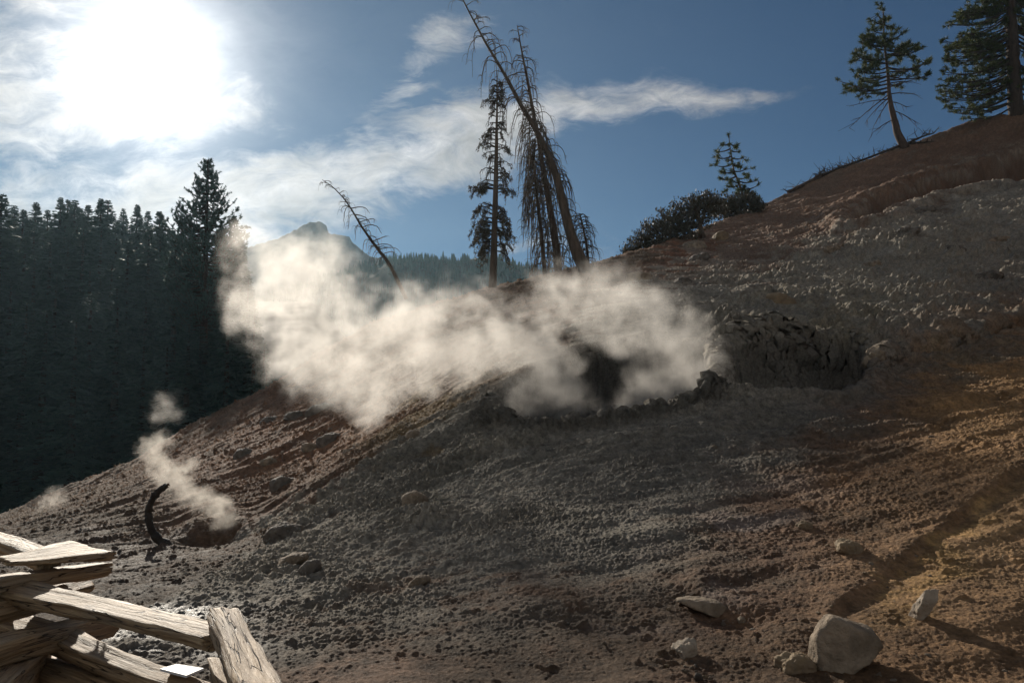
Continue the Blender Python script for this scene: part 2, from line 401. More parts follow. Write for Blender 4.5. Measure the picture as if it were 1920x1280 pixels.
    q = 1 - 2 * np.abs(noise(X * 1.7 + n2 * .4, Y * 1.7, Z * 2.6)); q2 = np.abs(noise(X * 5, Y * 5, Z * 7 + 3.0))
    D += chunk * pat * (.13 * q + .16 * q2)
    b1 = np.abs(noise(X * 7.5 + n3 * .12, Y * 7.5, Z * 7.5)); b2 = np.abs(noise(X * 17, Y * 17 + n3 * .1, Z * 17)); b3 = np.abs(noise(X * 37, Y * 37, Z * 37))
    D += pat * lump_m * (.060 * b1 * (1 + 1.4 * n1) + .038 * b2 * (1 + .8 * n2) + .022 * b3) 
    D += pat * (1 - lump_m) * .016 * b2 * near * (1 + .5 * n1) + .010 * b3 * near * (1 - .8 * wall * (r > 13))
    g1 = fbm(X, Y, Z, 30, 2, .6)
    D += .010 * g1 * near * (.5 + .5 * pat) * (1 - .8 * wall * (r > 13))
    st = sstep(.25, .5, noise(X * 4.2, Y * 4.2, Z * 4.2)) * sstep(.1, .35, noise(X * 14, Y * 14, Z * 14 + 5))
    D += .028 * st * near * (1 - lump_m)
    D += wall * lay_
    D *= 1 - .6 * wet * (r < 7)
    D *= np.clip((r - .7) / 2.5, 0, 1)
    rimf = np.exp(-((sd + .05) / .12) ** 2) * (Y < YR(10.3))
    D += rimf * (.06 * b1 + .05 * b2 + .03 * b3)
    P2 = P + N * D[..., None]
    P2 += (N * np.array([.6, .6, 0])) * (lump_m * (.03 * noise(X * 9, Y * 9, Z * 9 + 4)))[..., None]
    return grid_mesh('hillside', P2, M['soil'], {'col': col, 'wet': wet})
# ------------------------------------------------------------------ materials
M = {}
def soil_mat():
    m, t, b = newmat('soil')
    a = t.n('ShaderNodeAttribute', attribute_name='col'); w = t.n('ShaderNodeAttribute', attribute_name='wet')
    pos = t.n('ShaderNodeNewGeometry').outputs['Position']
    f = t.mr(t.noise(pos, 26, 6, .7), .3, .7, .55, 1.45, 'LINEAR')
    c = t.vm('SCALE', a.outputs['Color']); t.link(f, c.node.inputs['Scale'])
    gr = t.mr(t.noise(pos, 95, 2, .6), .68, .74)         # pale grit
    c = t.mix(t.math('MULTIPLY', gr, .6), c, (.34, .31, .27, 1))
    t.link(c, b.inputs['Base Color'])
    t.put(b.inputs['Roughness'], t.mr(w.outputs['Fac'], 0, 1, .85, .42, 'LINEAR'))
    t.put(b.inputs['Specular IOR Level'], t.mr(w.outputs['Fac'], 0, 1, .2, .55, 'LINEAR'))
    bn = t.n('ShaderNodeBump'); bn.inputs['Strength'].default_value = 1.0; bn.inputs['Distance'].default_value = .05
    h = t.math('ADD', t.noise(pos, 22, 8, .72), t.math('MULTIPLY', t.noise(pos, 110, 4, .7), .35))
    t.link(h, bn.inputs['Height']); t.link(bn.outputs[0], b.inputs['Normal'])
    return m
M['soil'] = soil_mat()
M['rock'] = simple('rock', (.36, .28, .20), (.17, .13, .09), 7, .85, .9, 16, .04)
M['rock_pale'] = simple('rock_pale', (.46, .38, .29), (.28, .22, .16), 6, .8, .8, 18, .035)
M['rock_dark'] = simple('rock_dark', (.22, .185, .15), (.10, .085, .07), 7, .8, .9, 16, .04, .3)
M['rock_tan'] = simple('rock_tan', (.30, .22, .13), (.17, .12, .075), 4, .8, .5, 16, .03)
M['wood'] = simple('split_wood', (.62, .49, .34), (.30, .21, .13), 5, .55, .9, 9, .02, .5, (1, 1, 1))
M['bark_dead'] = simple('dead_bark', (.16, .115, .08), (.07, .05, .035), 7, .8, .6, 20, .03, stretch=(1, 1, .25))
M['bark_dark'] = simple('bark', (.075, .05, .036), (.035, .025, .019), 7, .9, .7, 14, .04, stretch=(1, 1, .3))
M['bark_char'] = simple('charred_stick', (.05, .038, .03), (.02, .016, .014), 9, .7, .6, 20, .02)
M['bark_red'] = simple('reddish_bark', (.11, .066, .045), (.05, .032, .024), 9, .85, .7, 18, .03, stretch=(1, 1, .4))
def leaf(name, ca, cb, tr=.25):
    m, t, b = newmat(name)
    r = t.n('ShaderNodeNewGeometry').outputs['Random Per Island']
    c = t.mix(r, (*ca, 1), (*cb, 1)); t.link(c, b.inputs['Base Color']); b.inputs['Roughness'].default_value = .6
    b.inputs['Specular IOR Level'].default_value = .35
    tl = t.n('ShaderNodeBsdfTranslucent'); t.link(c, tl.inputs[0])
    mx = t.n('ShaderNodeMixShader'); mx.inputs[0].default_value = tr
    t.link(b.outputs[0], mx.inputs[1]); t.link(tl.outputs[0], mx.inputs[2])
    t.link(mx.outputs[0], m.node_tree.nodes['Material Output'].inputs[0]); return m
M['needle'] = leaf('pine_needles', (.05, .075, .02), (.12, .13, .035))
M['needle_far'] = leaf('fir_needles', (.035, .075, .065), (.06, .105, .08), .2)
M['lichen'] = leaf('dead_foliage', (.07, .055, .035), (.13, .10, .06), .2)
M['leaf_bush'] = leaf('shrub_leaves', (.055, .05, .03), (.12, .10, .065), .15)
M['paper'] = simple('white_plate', (.85, .86, .86), (.78, .79, .8), 4, .35, 0)

# ------------------------------------------------------------------ sun and sky
SD = ray(285, 112); SD /= np.linalg.norm(SD)
s_el = math.asin(SD[2]); s_az = math.atan2(SD[0], SD[1])
sl = bpy.data.lights.new('sun', 'SUN'); sl.energy = SUN; sl.angle = R(.55); sl.color = (1.0, .91, .78)
so = bpy.data.objects.new('sun', sl); COL.objects.link(so)
so.rotation_euler = Vector(SD).to_track_quat('Z', 'Y').to_euler()

w = bpy.data.worlds.new('World'); SC.world = w; w.use_nodes = True
t = NT(w.node_tree); bg = w.node_tree.nodes['Background']
sky = t.n('ShaderNodeTexSky', sky_type='NISHITA'); sky.sun_disc = False
sky.sun_elevation = s_el; sky.sun_rotation = s_az; sky.altitude = 2000; sky.air_density = 1.0; sky.dust_density = .15; sky.ozone_density = 2.0
tc = t.n('ShaderNodeTexCoord').outputs['Generated']
dirn = t.vm('NORMALIZE', tc)
sx = t.n('ShaderNodeSeparateXYZ'); t.link(dirn, sx.inputs[0]); dx, dy, dz = sx.outputs
yy = t.math('MAXIMUM', dy, .12)
a = t.math('DIVIDE', dx, yy); b = t.math('DIVIDE', dz, yy)      # gnomonic map of the northern sky
cx = t.n('ShaderNodeCombineXYZ'); t.put(cx.inputs[0], a); t.put(cx.inputs[1], b); ab = cx.outputs[0]
def ab_of(px, py): d = ray(px, py); return d[0] / d[1], d[2] / d[1]
wn = t.noise(ab, 3.2, 4, .6, 0, out=1)
wv = t.vm('SCALE', t.vm('SUBTRACT', wn, (.5, .5, .5))); wv.node.inputs['Scale'].default_value = .11
abw = t.vm('ADD', ab, wv)
s2 = t.n('ShaderNodeSeparateXYZ'); t.link(abw, s2.inputs[0]); aw, bw = s2.outputs[0], s2.outputs[1]
mp = t.n('ShaderNodeMapping'); mp.inputs['Rotation'].default_value = (0, 0, R(-24)); mp.inputs['Scale'].default_value = (1, 2.2, 1); t.link(abw, mp.inputs[0])
f1 = t.noise(mp.outputs[0], 5.5, 9, .62, .3); f2 = t.noise(mp.outputs[0], 15, 6, .65, .4)
fn = t.math('ADD', t.math('MULTIPLY', f1, .7), t.math('MULTIPLY', f2, .3))
def band(pts):   # pts (px, py, half width px, strength) -> soft band
    P = [(*ab_of(x, y), hw / F, st) for x, y, hw, st in pts]
    x0, x1 = P[0][0], P[-1][0]
    ce = t.curve(aw, x0, x1, [(p[0], p[1]) for p in P], 0.0, .8)
    hw = t.curve(aw, x0, x1, [(p[0], p[2]) for p in P], 0.0, .3)
    st = t.curve(aw, x0, x1, [(p[0], p[3]) for p in P], 0.0, 1.0)
    d = t.math('DIVIDE', t.math('ABSOLUTE', t.math('SUBTRACT', bw, ce)), hw)
    return t.math('MULTIPLY', t.mr(d, 1.35, .0), st)
B1 = band([(-300, 470, 200, .9), (100, 430, 190, .95), (380, 395, 140, 1), (560, 372, 110, 1), (700, 330, 110, 1), (850, 275, 115, 1), (1000, 225, 90, 1), (1100, 203, 76, 1), (1250, 188, 62, 1), (1400, 188, 40, .9), (1475, 185, 12, .25), (1560, 175, 9, .05), (1640, 170, 9, 0)])
B2 = band([(-300, 300, 320, .75), (0, 230, 320, .75), (200, 200, 280, .7), (400, 220, 160, .45), (520, 245, 50, .25), (640, 260, 15, 0)])
B3 = band([(690, 230, 110, 0), (740, 190, 110, .4), (790, 120, 130, .62), (840, 70, 90, .55), (900, 40, 60, .3), (960, 20, 40, 0)])
B4 = band([(560, 490, 16, 0), (760, 488, 16, .3), (900, 468, 16, .45), (1000, 455, 20, .4), (1100, 455, 30, .25), (1200, 450, 30, 0)])
mask = t.math('MAXIMUM', t.math('MAXIMUM', B1, B2), t.math('MAXIMUM', B3, B4))
cl = t.mr(t.math('ADD', mask, t.math('MULTIPLY', t.math('SUBTRACT', fn, .5), 3.4)), .2, 1.15)
cl = t.math('MULTIPLY', cl, t.mr(mask, 0, .18))
cosg = t.vm('DOT_PRODUCT', dirn, tuple(SD), out=1)
ang = t.math('ARCCOSINE', t.math('MINIMUM', cosg, .999999))
def gauss(s, k):
    q = t.math('DIVIDE', ang, s); return t.math('MULTIPLY', t.math('EXPONENT', t.math('MULTIPLY', t.math('MULTIPLY', q, q), -1.0)), k)
def expo(s, k): return t.math('MULTIPLY', t.math('EXPONENT', t.math('DIVIDE', ang, -s)), k)
halo = t.math('ADD', t.math('ADD', expo(R(1.75), 5.5), gauss(R(6.0), .42)), expo(R(11), .13))
hn = t.mr(fn, .3, .7, .65, 1.2, 'LINEAR')
halo = t.math('MULTIPLY', halo, hn)
skyc = t.vm('SCALE', sky.outputs[0]); skyc.node.inputs['Scale'].default_value = SKY
tint = t.n('ShaderNodeVectorMath', operation='MULTIPLY'); t.link(skyc, tint.inputs[0]); tint.inputs[1].default_value = SKYTINT
hc = t.vm('SCALE', (1.0, .97, .92)); t.link(halo, hc.node.inputs['Scale'])
base = t.vm('ADD', tint.outputs[0], hc)
# cloud brightness: bright towards the sun, greyer away, with thicker grey parts
cb = t.math('ADD', t.math('ADD', expo(R(15), .62), .27), t.math('MULTIPLY', t.math('SUBTRACT', f2, .5), .5))
cb = t.math('MULTIPLY', cb, t.mr(f1, .62, .35, .62, 1.08))
cc = t.vm('SCALE', (1.0, .955, .93)); t.put(cc.node.inputs['Scale'], t.math('MULTIPLY', cb, CLOUD))
cc = t.vm('ADD', cc, hc)
col = t.mix(t.math('MULTIPLY', cl, .92), base, cc)
# broken cloud added over the southern half of the sky, out of the picture: neutral light on the slope
so_ = t.noise(dirn, 2.2, 5, .6); sc_ = t.math('MULTIPLY', t.mr(so_, .35, .62), t.mr(dy, .02, -.35))
col = t.mix(t.math('MULTIPLY', sc_, .9), col, (SOUTH * 1.04, SOUTH, SOUTH * .93, 1))
t.link(col, bg.inputs[0]); bg.inputs[1].default_value = 1.0
w.cycles.sampling_method = 'MANUAL'; w.cycles.sample_map_resolution = 1024

# ------------------------------------------------------------------ render settings
SC.render.engine = 'CYCLES'
vs = SC.view_settings; SC.display_settings.display_device = 'sRGB'
vs.view_transform = 'Standard'; vs.look = 'None'; vs.exposure = EXPO; vs.gamma = 1
cy = SC.cycles
cy.use_denoising = True; cy.denoiser = 'OPENIMAGEDENOISE'; cy.use_adaptive_sampling = True; cy.adaptive_threshold = .02
cy.max_bounces = 6; cy.diffuse_bounces = 2; cy.glossy_bounces = 2; cy.transmission_bounces = 2; cy.volume_bounces = 2; cy.transparent_max_bounces = 16
cy.sample_clamp_indirect = 6; cy.caustics_reflective = False; cy.caustics_refractive = False
# ------------------------------------------------------------------ steam: drifting vapour as a real volume
def steam_mat(name, dens, colr, g):
    m = bpy.data.materials.new(name); m.use_nodes = True; nt = m.node_tree; nt.nodes.clear(); t = NT(nt)
    o = t.n('ShaderNodeOutputMaterial'); v = t.n('ShaderNodeVolumePrincipled')
    v.inputs['Color'].default_value = (*colr, 1); v.inputs['Anisotropy'].default_value = g; v.inputs['Density'].default_value = dens
    v.inputs['Density Attribute'].default_value = 'density'
    t.link(v.outputs[0], o.inputs['Volume']); return m
def steam(name, blobs, mat, vox, label, nscale=1.0, thr=.15, gain=1.0, seed=0.0, group=None, remap=False):
    """blobs: (px, py, Y, radius px, weight)"""
    B = []
    for px, py, Y, rp, wt in blobs:
        Y = YR(Y) if remap else Y
        B.append((at(px, py, Y), rp / F * Y, wt))
    lo = np.min([c - r * 1.35 for c, r, w in B if w > 0], axis=0); hi = np.max([c + r * 1.35 for c, r, w in B if w > 0], axis=0)
    base = B[0][0]
    me = bpy.data.meshes.new(name)
    o = bpy.data.objects.new(name, me); COL.objects.link(o); o.location = tuple(base)
    # a lump per puff is the mesh carrier; the modifier turns it into the vapour
    mb = MB()
    for c, r, w in B[:1]:
        mb.add([c - base + np.array(q) * r * .2 for q in ((1,0,0),(-1,0,0),(0,1,0),(0,-1,0),(0,0,1),(0,0,-1))], [(0,2,4),(2,1,4),(1,3,4),(3,0,4),(2,0,5),(1,2,5),(3,1,5),(0,3,5)])
    me.from_pydata(np.concatenate(mb.v).tolist(), [], mb.f); me.materials.append(mat)
    ng = bpy.data.node_groups.new(name + '_field', 'GeometryNodeTree')
    ng.interface.new_socket('Geometry', in_out='INPUT', socket_type='NodeSocketGeometry'); ng.interface.new_socket('Geometry', in_out='OUTPUT', socket_type='NodeSocketGeometry')
    t = NT(ng); gi = t.n('NodeGroupInput'); go = t.n('NodeGroupOutput')
    pos = t.n('GeometryNodeInputPosition').outputs[0]
    ps = t.vm('ADD', pos, (seed, seed * 1.7, -seed))
    def wob(sc, amp, det=2):
        n = t.noise(ps, sc, det, .5, 0, out=1); s = t.vm('SCALE', t.vm('SUBTRACT', n, (.5, .5, .5))); s.node.inputs['Scale'].default_value = amp; return s
    pw = t.vm('ADD', pos, t.vm('ADD', wob(1.1 * nscale, .95 / nscale), wob(3.2 * nscale, .30 / nscale)))
    acc = None
    for c, r, wt in B:
        d = t.vm('DISTANCE', pw, tuple(c - base), out=1)
        k = t.math('SUBTRACT', 1.0, t.math('DIVIDE', d, r * 1.35), clamp=True)
        k = t.math('MULTIPLY', t.math('MULTIPLY', k, k), 2.2 * wt)
        acc = k if acc is None else t.math('ADD', acc, k)
    acc = t.math('MINIMUM', acc, 1.05)
    n = t.noise(t.vm('ADD', ps, wob(2.0 * nscale, .5 / nscale)), 1.9 * nscale, 8, .66)
    n2 = t.noise(ps, 7 * nscale, 4, .65)
    nn = t.math('ADD', t.math('MULTIPLY', t.math('SUBTRACT', n, .5), 3.6), t.math('MULTIPLY', t.math('SUBTRACT', n2, .5), 1.5))
    dn = t.math('MULTIPLY', t.mr(t.math('ADD', acc, nn), thr, thr + 2.0), t.mr(acc, .0, .35))
    dn = t.math('MULTIPLY', dn, gain)
    vc = t.n('GeometryNodeVolumeCube'); t.link(dn, vc.inputs['Density'])
    vc.inputs['Min'].default_value = tuple(lo - base); vc.inputs['Max'].default_value = tuple(hi - base)
    sz = (hi - lo) / vox
    for nm, q in zip(('Resolution X', 'Resolution Y', 'Resolution Z'), sz): vc.inputs[nm].default_value = int(max(8, q))
    sm = t.n('GeometryNodeSetMaterial'); sm.inputs['Material'].default_value = mat
    t.link(vc.outputs[0], sm.inputs[0]); t.link(sm.outputs[0], go.inputs[0])
    md = o.modifiers.new('vapour', 'NODES'); md.node_group = ng
    print('steam', name, [int(q) for q in sz])
    return tag(o, label, 'steam', group, 'stuff')
MAIN = [(1070,765,10.0,60,.9),(1000,745,10.1,80,1),(1150,768,10.0,50,.9),(1215,745,10.3,70,1.1),(1285,700,10.6,75,1.1),(1285,620,10.9,75,1.1),(1220,585,11.2,80,1.1),(1140,575,11.5,85,1.1),(1060,560,11.9,75,.9),(1180,625,11.3,55,.8),(1260,660,10.9,70,.7),(1010,585,12,70,.7),(1180,535,12,45,.6),(960,600,12,60,.6),
 (1010,670,10.9,80,1.1),(940,650,11.2,85,1.1),(870,650,11.5,80,1.1),(880,710,11.3,60,.6),(800,640,11.8,75,1),(730,640,12.0,80,1),(790,720,11.7,60,.7),(700,720,12.0,80,.9),(620,700,12.2,85,.9),(650,620,12.3,85,1),(560,640,12.4,75,1),
 (585,545,12.6,90,1.1),(500,560,12.7,75,1.1),(520,480,12.9,80,1.1),(440,450,13,50,.9),(600,470,12.8,55,.6),(450,530,12.9,55,.8),(530,700,12.5,60,.5),(450,600,12.8,45,.6),(480,620,12.7,50,.8),(760,600,12.1,60,.7),(690,650,12.1,70,.8),(700,780,11.9,50,.4),(690,540,12.4,70,.45),(640,480,12.7,45,.4),
 (910,560,12.3,55,.3),(800,560,12.2,60,.25),(1000,520,12.2,45,.3),
 (1122,700,10.8,30,-1.1),(940,765,10.0,26,-.4),(1060,705,10.9,55,.9),(1200,700,10.7,60,.9),(960,780,9.9,40,.6),(1290,740,10.2,40,.8),(760,560,12.3,60,.6),(830,540,12.3,60,.5),(900,590,12.2,60,.6),(850,590,12.2,60,.6)]
# ------------------------------------------------------------------ rocks
import bmesh
_bm = bmesh.new(); bmesh.ops.create_icosphere(_bm, subdivisions=5, radius=1); _bm.verts.ensure_lookup_table()
ICO = np.array([v.co[:] for v in _bm.verts]); ICOF = [tuple(v.index for v in f.verts) for f in _bm.faces]; _bm.free()
_bm = bmesh.new(); bmesh.ops.create_icosphere(_bm, subdivisions=3, radius=1); _bm.verts.ensure_lookup_table()
ICO3 = np.array([v.co[:] for v in _bm.verts]); ICO3F = [tuple(v.index for v in f.verts) for f in _bm.faces]; _bm.free()
def rock_verts(poly, depth, p, seed, rough, D=ICO):
    """poly: outline (x, z) about its centre in metres, convex; returns vertices about the centre"""
    r_ = np.random.default_rng(seed); pl = []
    n = len(poly); area = sum(poly[i][0] * poly[(i + 1) % n][1] - poly[(i + 1) % n][0] * poly[i][1] for i in range(n))
    for i in range(n):
        a = np.array(poly[i]); b = np.array(poly[(i + 1) % n]); ed = b - a; nn = np.array([ed[1], -ed[0]]) * (1 if area > 0 else -1)
        L = np.linalg.norm(nn); 
        if L < 1e-6: continue
        nn /= L; d = float(nn @ a)
        ty = r_.uniform(-.35, .1); v = np.array([nn[0], ty, nn[1]]); q = np.linalg.norm(v); pl.append((v / q, max(d, .01) / q))
    for k in range(4):
        v = np.array([r_.uniform(-.5, .5), -1 if k < 3 else 1, r_.uniform(-.15, .6)]); v /= np.linalg.norm(v); pl.append((v, depth * r_.uniform(.75, 1.0)))
    s = np.zeros(len(D))
    for v, d in pl: s += np.maximum(D @ v / d, 0) ** p
    R_ = s ** (-1 / p); V = D * R_[:, None]
    m = float(np.mean(R_)); o = r_.uniform(0, 50)
    f = noise(V[:, 0] / m * 1.3 + o, V[:, 1] / m * 1.3, V[:, 2] / m * 1.3) * .10 + noise(V[:, 0] / m * 3.5 + o, V[:, 1] / m * 3.5, V[:, 2] / m * 3.5) * .05 + np.abs(noise(V[:, 0] / m * 8 + o, V[:, 1] / m * 8, V[:, 2] / m * 8)) * .03 + noise(V[:, 0] / m * 19, V[:, 1] / m * 19, V[:, 2] / m * 19 + o) * .018
    return V * (1 + rough * f)[:, None]
ROCK_XY = []
def rock(outline, mat, label, p=14, dep=.6, rough=1.0, seed=0, foot=None, name='rock', group=None, push=0.0):
    O = np.array(outline, float); cx_, cy_ = O.mean(0)
    fx, fy = foot or (cx_, O[:, 1].max() - .2 * (O[:, 1].max() - O[:, 1].min()))
    Y = hit(fx, fy)[1] + push
    c = at(cx_, cy_, Y); P = [(at(x, y, Y) - c)[[0, 2]] for x, y in O]
    sz = np.ptp(np.array(P), axis=0).max()
    V = rock_verts(P, sz * dep * .5, p, seed, rough * 1.7)
    mb = MB(); mb.add(V, ICOF)
    o = mb.build(name, M[mat]); o.location = tuple(c + np.array([0, sz * dep * .38, -.03 * sz]))
    return tag(o, label, 'rock', group)
def ell(cx_, cy_, w_, h_, ang=0, n=9, seed=1):
    r_ = np.random.default_rng(seed + 100); c, s = math.cos(R(ang)), math.sin(R(ang)); out = []
    for i in range(n):
        a = 2 * math.pi * (i + r_.uniform(-.25, .25)) / n; x = w_ / 2 * math.cos(a); y = h_ / 2 * math.sin(a)
        out.append((cx_ + x * c - y * s, cy_ + x * s + y * c))
    return out
def rocks():
    rock([(1541,1278),(1535,1215),(1543,1178),(1566,1153),(1612,1168),(1660,1190),(1671,1214),(1640,1243),(1600,1268),(1565,1285)], 'rock', 'largest rock, a smooth grey boulder in the lower right corner of the slope', 16, .7, .5, 1, (1590, 1268))
    rock(ell(1505, 1255, 72, 50, 10), 'rock_tan', 'rough tan rock leaning on the left side of the large grey boulder', 10, .8, 1.8, 3)
    rock([(1266,1125),(1300,1122),(1352,1126),(1374,1145),(1374,1160),(1355,1165),(1320,1150)], 'rock', 'grey wedge shaped rock with a pointed left end, left of the large boulder', 12, .5, .7, 4)
    rock(ell(1291, 1222, 46, 34, -25), 'rock_pale', 'small pale rock below the grey wedge shaped rock', 9, .8, 1.6, 5)
    rock([(1716,1166),(1719,1135),(1742,1100),(1768,1086),(1778,1090),(1764,1120),(1740,1154),(1722,1172)], 'rock_pale', 'flat tilted slab of grey rock lying on the ochre soil at right', 14, .3, .9, 6, push=-.08)
    rock(ell(1512, 986, 30, 20, 0), 'rock_tan', 'small brown rock in the middle of the lower right slope', 9, .8, 1.4, 7)
    rock(ell(1392, 1165, 16, 18, 0), 'rock', 'tiny grey stone just right of the wedge shaped rock', 9, .8, 1.2, 8)
    rock(ell(1600, 1030, 52, 34, 10), 'rock_tan', 'brown rock half buried beside the dark channel of ochre soil', 9, .8, 1.2, 41)
    rock(ell(775, 940, 52, 44, 0), 'rock', 'round grey stone on the grey clay tongue below the crater', 8, .8, .8, 9)
    rock(ell(774, 818, 34, 30, 0), 'rock', 'round pale stone at the upper edge of the grey clay tongue', 8, .8, .8, 10)
    rock([(510,1072),(520,1050),(545,1038),(572,1036),(575,1046),(555,1062),(525,1078)], 'rock', 'left one of two long rounded rocks lying side by side below the clay tongue', 10, .6, .8, 11)
    rock([(556,1092),(552,1075),(570,1052),(592,1046),(600,1058),(590,1078),(570,1096)], 'rock_dark', 'right one of two long rounded rocks lying side by side below the clay tongue', 10, .6, .8, 12)
    rock([(757,1110),(765,1092),(785,1078),(806,1080),(800,1095),(776,1112)], 'rock', 'tilted oval grey rock in the lower middle of the clay tongue', 9, .6, .9, 13)
    rock([(492,1010),(500,992),(520,980),(548,985),(560,1000),(540,1018),(505,1022)], 'rock_dark', 'dark outcrop at the lower left edge of the grey clay tongue', 8, .8, 1.6, 14)
    rock([(570,778),(576,765),(600,754),(618,756),(616,768),(598,782),(578,784)], 'rock_dark', 'dark rock on the reddish slope just under the steam cloud', 10, .7, 1.0, 15)
    rock(ell(548, 780, 44, 22, -15), 'rock_dark', 'low dark rock left of the one under the steam cloud', 9, .8, 1.2, 16)
    rock(ell(500, 790, 36, 20, -20), 'rock_dark', 'flat dark rock farthest left in the row on the upper reddish slope', 9, .8, 1.2, 17)
    rock([(590,838),(592,822),(608,812),(628,814),(626,838),(606,848)], 'rock_dark', 'blocky dark rock in the middle of the reddish slope', 12, .8, 1.0, 18)
    rock(ell(578, 840, 34, 24, 0), 'rock', 'grey rock touching the left side of the blocky dark rock', 9, .8, 1.0, 19)
    rock(ell(452, 852, 44, 26, -15), 'rock_dark', 'dark boulder half sunk in the reddish slope above the crooked stick', 9, .8, 1.2, 20)
    rock(ell(503, 868, 38, 24, -10), 'rock', 'squat grey boulder in the left part of the reddish slope', 9, .8, 1.2, 21)
    rock(ell(525, 910, 50, 38, -10), 'rock_dark', 'broad dark boulder low on the reddish slope beside the clay tongue', 9, .8, 1.0, 22)
    rock(ell(1462, 565, 72, 44, 0), 'rock_tan', 'rounded brown boulder half buried in the grey bank right of the crater', 8, .7, .8, 23)
    rock(ell(1355, 443, 34, 30, -20), 'rock_tan', 'round tan rock beside the shrub on the upper hillside', 7, .8, .7, 24)
    rock([(1284,470),(1286,456),(1300,447),(1322,448),(1330,460),(1310,474)], 'rock', 'grey rock with a pale left edge at the foot of the shrub', 9, .7, .8, 25)
    rock(ell(1310, 484, 60, 22, -25), 'rock_dark', 'long dark rock below the shrub on the upper hillside', 9, .7, 1.0, 26)
    rock([(1176,524),(1182,510),(1200,505),(1222,512),(1222,528),(1200,534)], 'rock_tan', 'orange brown rock at the top edge of the steam, left of the hillside rocks', 9, .8, 1.2, 27)
    rock(ell(1285, 528, 34, 20, 15), 'rock_dark', 'dark wet rock with a glint, upper one above the right end of the steam', 9, .8, 1.3, 28)
    rock(ell(1322, 534, 40, 18, 0), 'rock_dark', 'dark flat rock right of the wet glinting rock above the steam', 9, .8, 1.3, 29)
    rock(ell(1575, 640, 46, 34, 20), 'rock', 'grey block perched on top of the dark bank right of the crater', 10, .8, 1.4, 30)
    rock(ell(1645, 672, 40, 44, 20), 'rock', 'crumbling grey block at the right end of the dark bank', 10, .8, 1.8, 31)
    rock([(1405,556),(1420,545),(1440,541),(1438,556),(1420,566)], 'rock', 'small grey rock left of the rounded brown boulder', 10, .8, 1.2, 32)
    for i, (x, y, w_, h_, a_) in enumerate([(1560,470,60,26,-15),(1700,440,70,30,-20),(1640,500,50,26,-12),(1790,470,60,30,-10),(1750,540,56,26,-10),(1860,520,64,30,-10),(1590,545,44,24,-10),(1690,590,60,26,-8),(1830,580,60,24,-14),(1480,500,50,20,-20),(1880,450,50,24,-10),(1730,395,64,22,-20),(1620,435,46,18,-20)]):
        rock(ell(x, y, w_, h_, a_, 8, i), 'rock_dark' if i % 2 else 'rock', 'rough clod of grey clay sticking out of the bank on the right', 7, .8, 2.2, 60 + i, name='clay_clod', group='clay clods on the grey bank')
    # small stones
    kinds = []; CL = [(1490, 1235, 60, 25), (1400, 1190, 60, 25), (1560, 1100, 120, 60), (1640, 1250, 60, 30), (1290, 1245, 40, 20), (590, 800, 60, 30)]
    for k in range(5):
        a_ = np.linspace(0, 2 * math.pi, 7, endpoint=False); P = [(math.cos(q) * (1 + .2 * math.sin(k + q * 3)), .65 * math.sin(q)) for q in a_]
        V = rock_verts(P, .8, 9, 200 + k, 1.6, ICO3); mb = MB(); mb.add(V, ICO3F)
        kinds.append(mb.mesh('stone', M[('rock', 'rock_pale', 'rock_tan', 'rock', 'rock_dark')[k]]))
    r_ = np.random.default_rng(11); n = 0; tries = 0
    while n < 190 and tries < 4000:
        tries += 1
        px = r_.uniform(430, 1915); py = r_.uniform(560, 1275)
        if n >= 110: c_ = CL[n % 6]; px = c_[0] + r_.normal() * c_[2] * .6; py = min(1278, c_[1] + r_.normal() * c_[3] * .6)
        if 880 < px < 1360 and py < 800: continue
        if px < 560 and py > 1120: continue
        if py < 900 - px * .2: continue
        dens = .3 + .7 * ((px > 1250) and (py > 850))
        if r_.uniform() > dens: continue
        P = hit(px, py); s = float(r_.uniform(.006, .020)) * (1 + (r_.uniform() < .12) * 1.0) * max(.8, P[1] / 7)
        o = bpy.data.objects.new('stone', kinds[int(r_.integers(5))]); COL.objects.link(o)
        o.location = (P[0], P[1], P[2] + s * .2); o.scale = (s, s, s); o.rotation_euler = (r_.uniform(-.5, .5), r_.uniform(-.5, .5), r_.uniform(0, 6.28))
        tag(o, 'small loose stone lying on the bare slope', 'stone', 'small stones scattered over the slope'); n += 1
    # straws and twigs
    M['straw'] = simple('bleached_wood', (.5, .43, .33), (.32, .26, .19), 6, .6, 0)
    def stick(pts, rad, label, mat='straw', name='twig', cat='stick', lift=.012):
        P = [];
        for x, y in pts: q = hit(x, y); P.append(q + np.array([0, 0, lift]))
        mb = MB(); mb.tube(P, rad, 6, jit=.15); o = mb.build(name, M[mat], loc=P[0]); return tag(o, label, cat)
    stick([(1432,1196),(1455,1182),(1493,1168)], [.012, .014, .009], 'reddish brown stick lying below the wedge shaped rock', 'bark_red', lift=.02)
    stick([(1488,1222),(1535,1210)], [.004, .005], 'thin pale twig lying left of the large boulder')
    stick([(528,1098),(560,1088),(612,1076)], [.012, .010, .005], 'pale stick crossing under the pair of long rounded rocks', lift=.02)
    stick([(740,1072),(790,1058),(840,1050)], [.008, .008, .005], 'dark root lying above the tilted oval rock', 'bark_char')
    r_ = np.random.default_rng(21)
    mbs = []
    for k in range(26):
        px = r_.uniform(560, 1900); py = r_.uniform(880, 1270); q = hit(px, py); a_ = r_.uniform(0, 3.14); L = r_.uniform(.02, .05)
        mb = MB(); d = np.array([math.cos(a_), math.sin(a_), r_.uniform(-.2, .5)]) * L
        mb.tube([q, q + d * .5 + [0, 0, .004], q + d], [.0016, .0016, .001], 4)
        o = mb.build('straw', M['straw'], loc=q); tag(o, 'tiny bleached straw lying on the dark slope', 'straw', 'bleached straws on the slope')

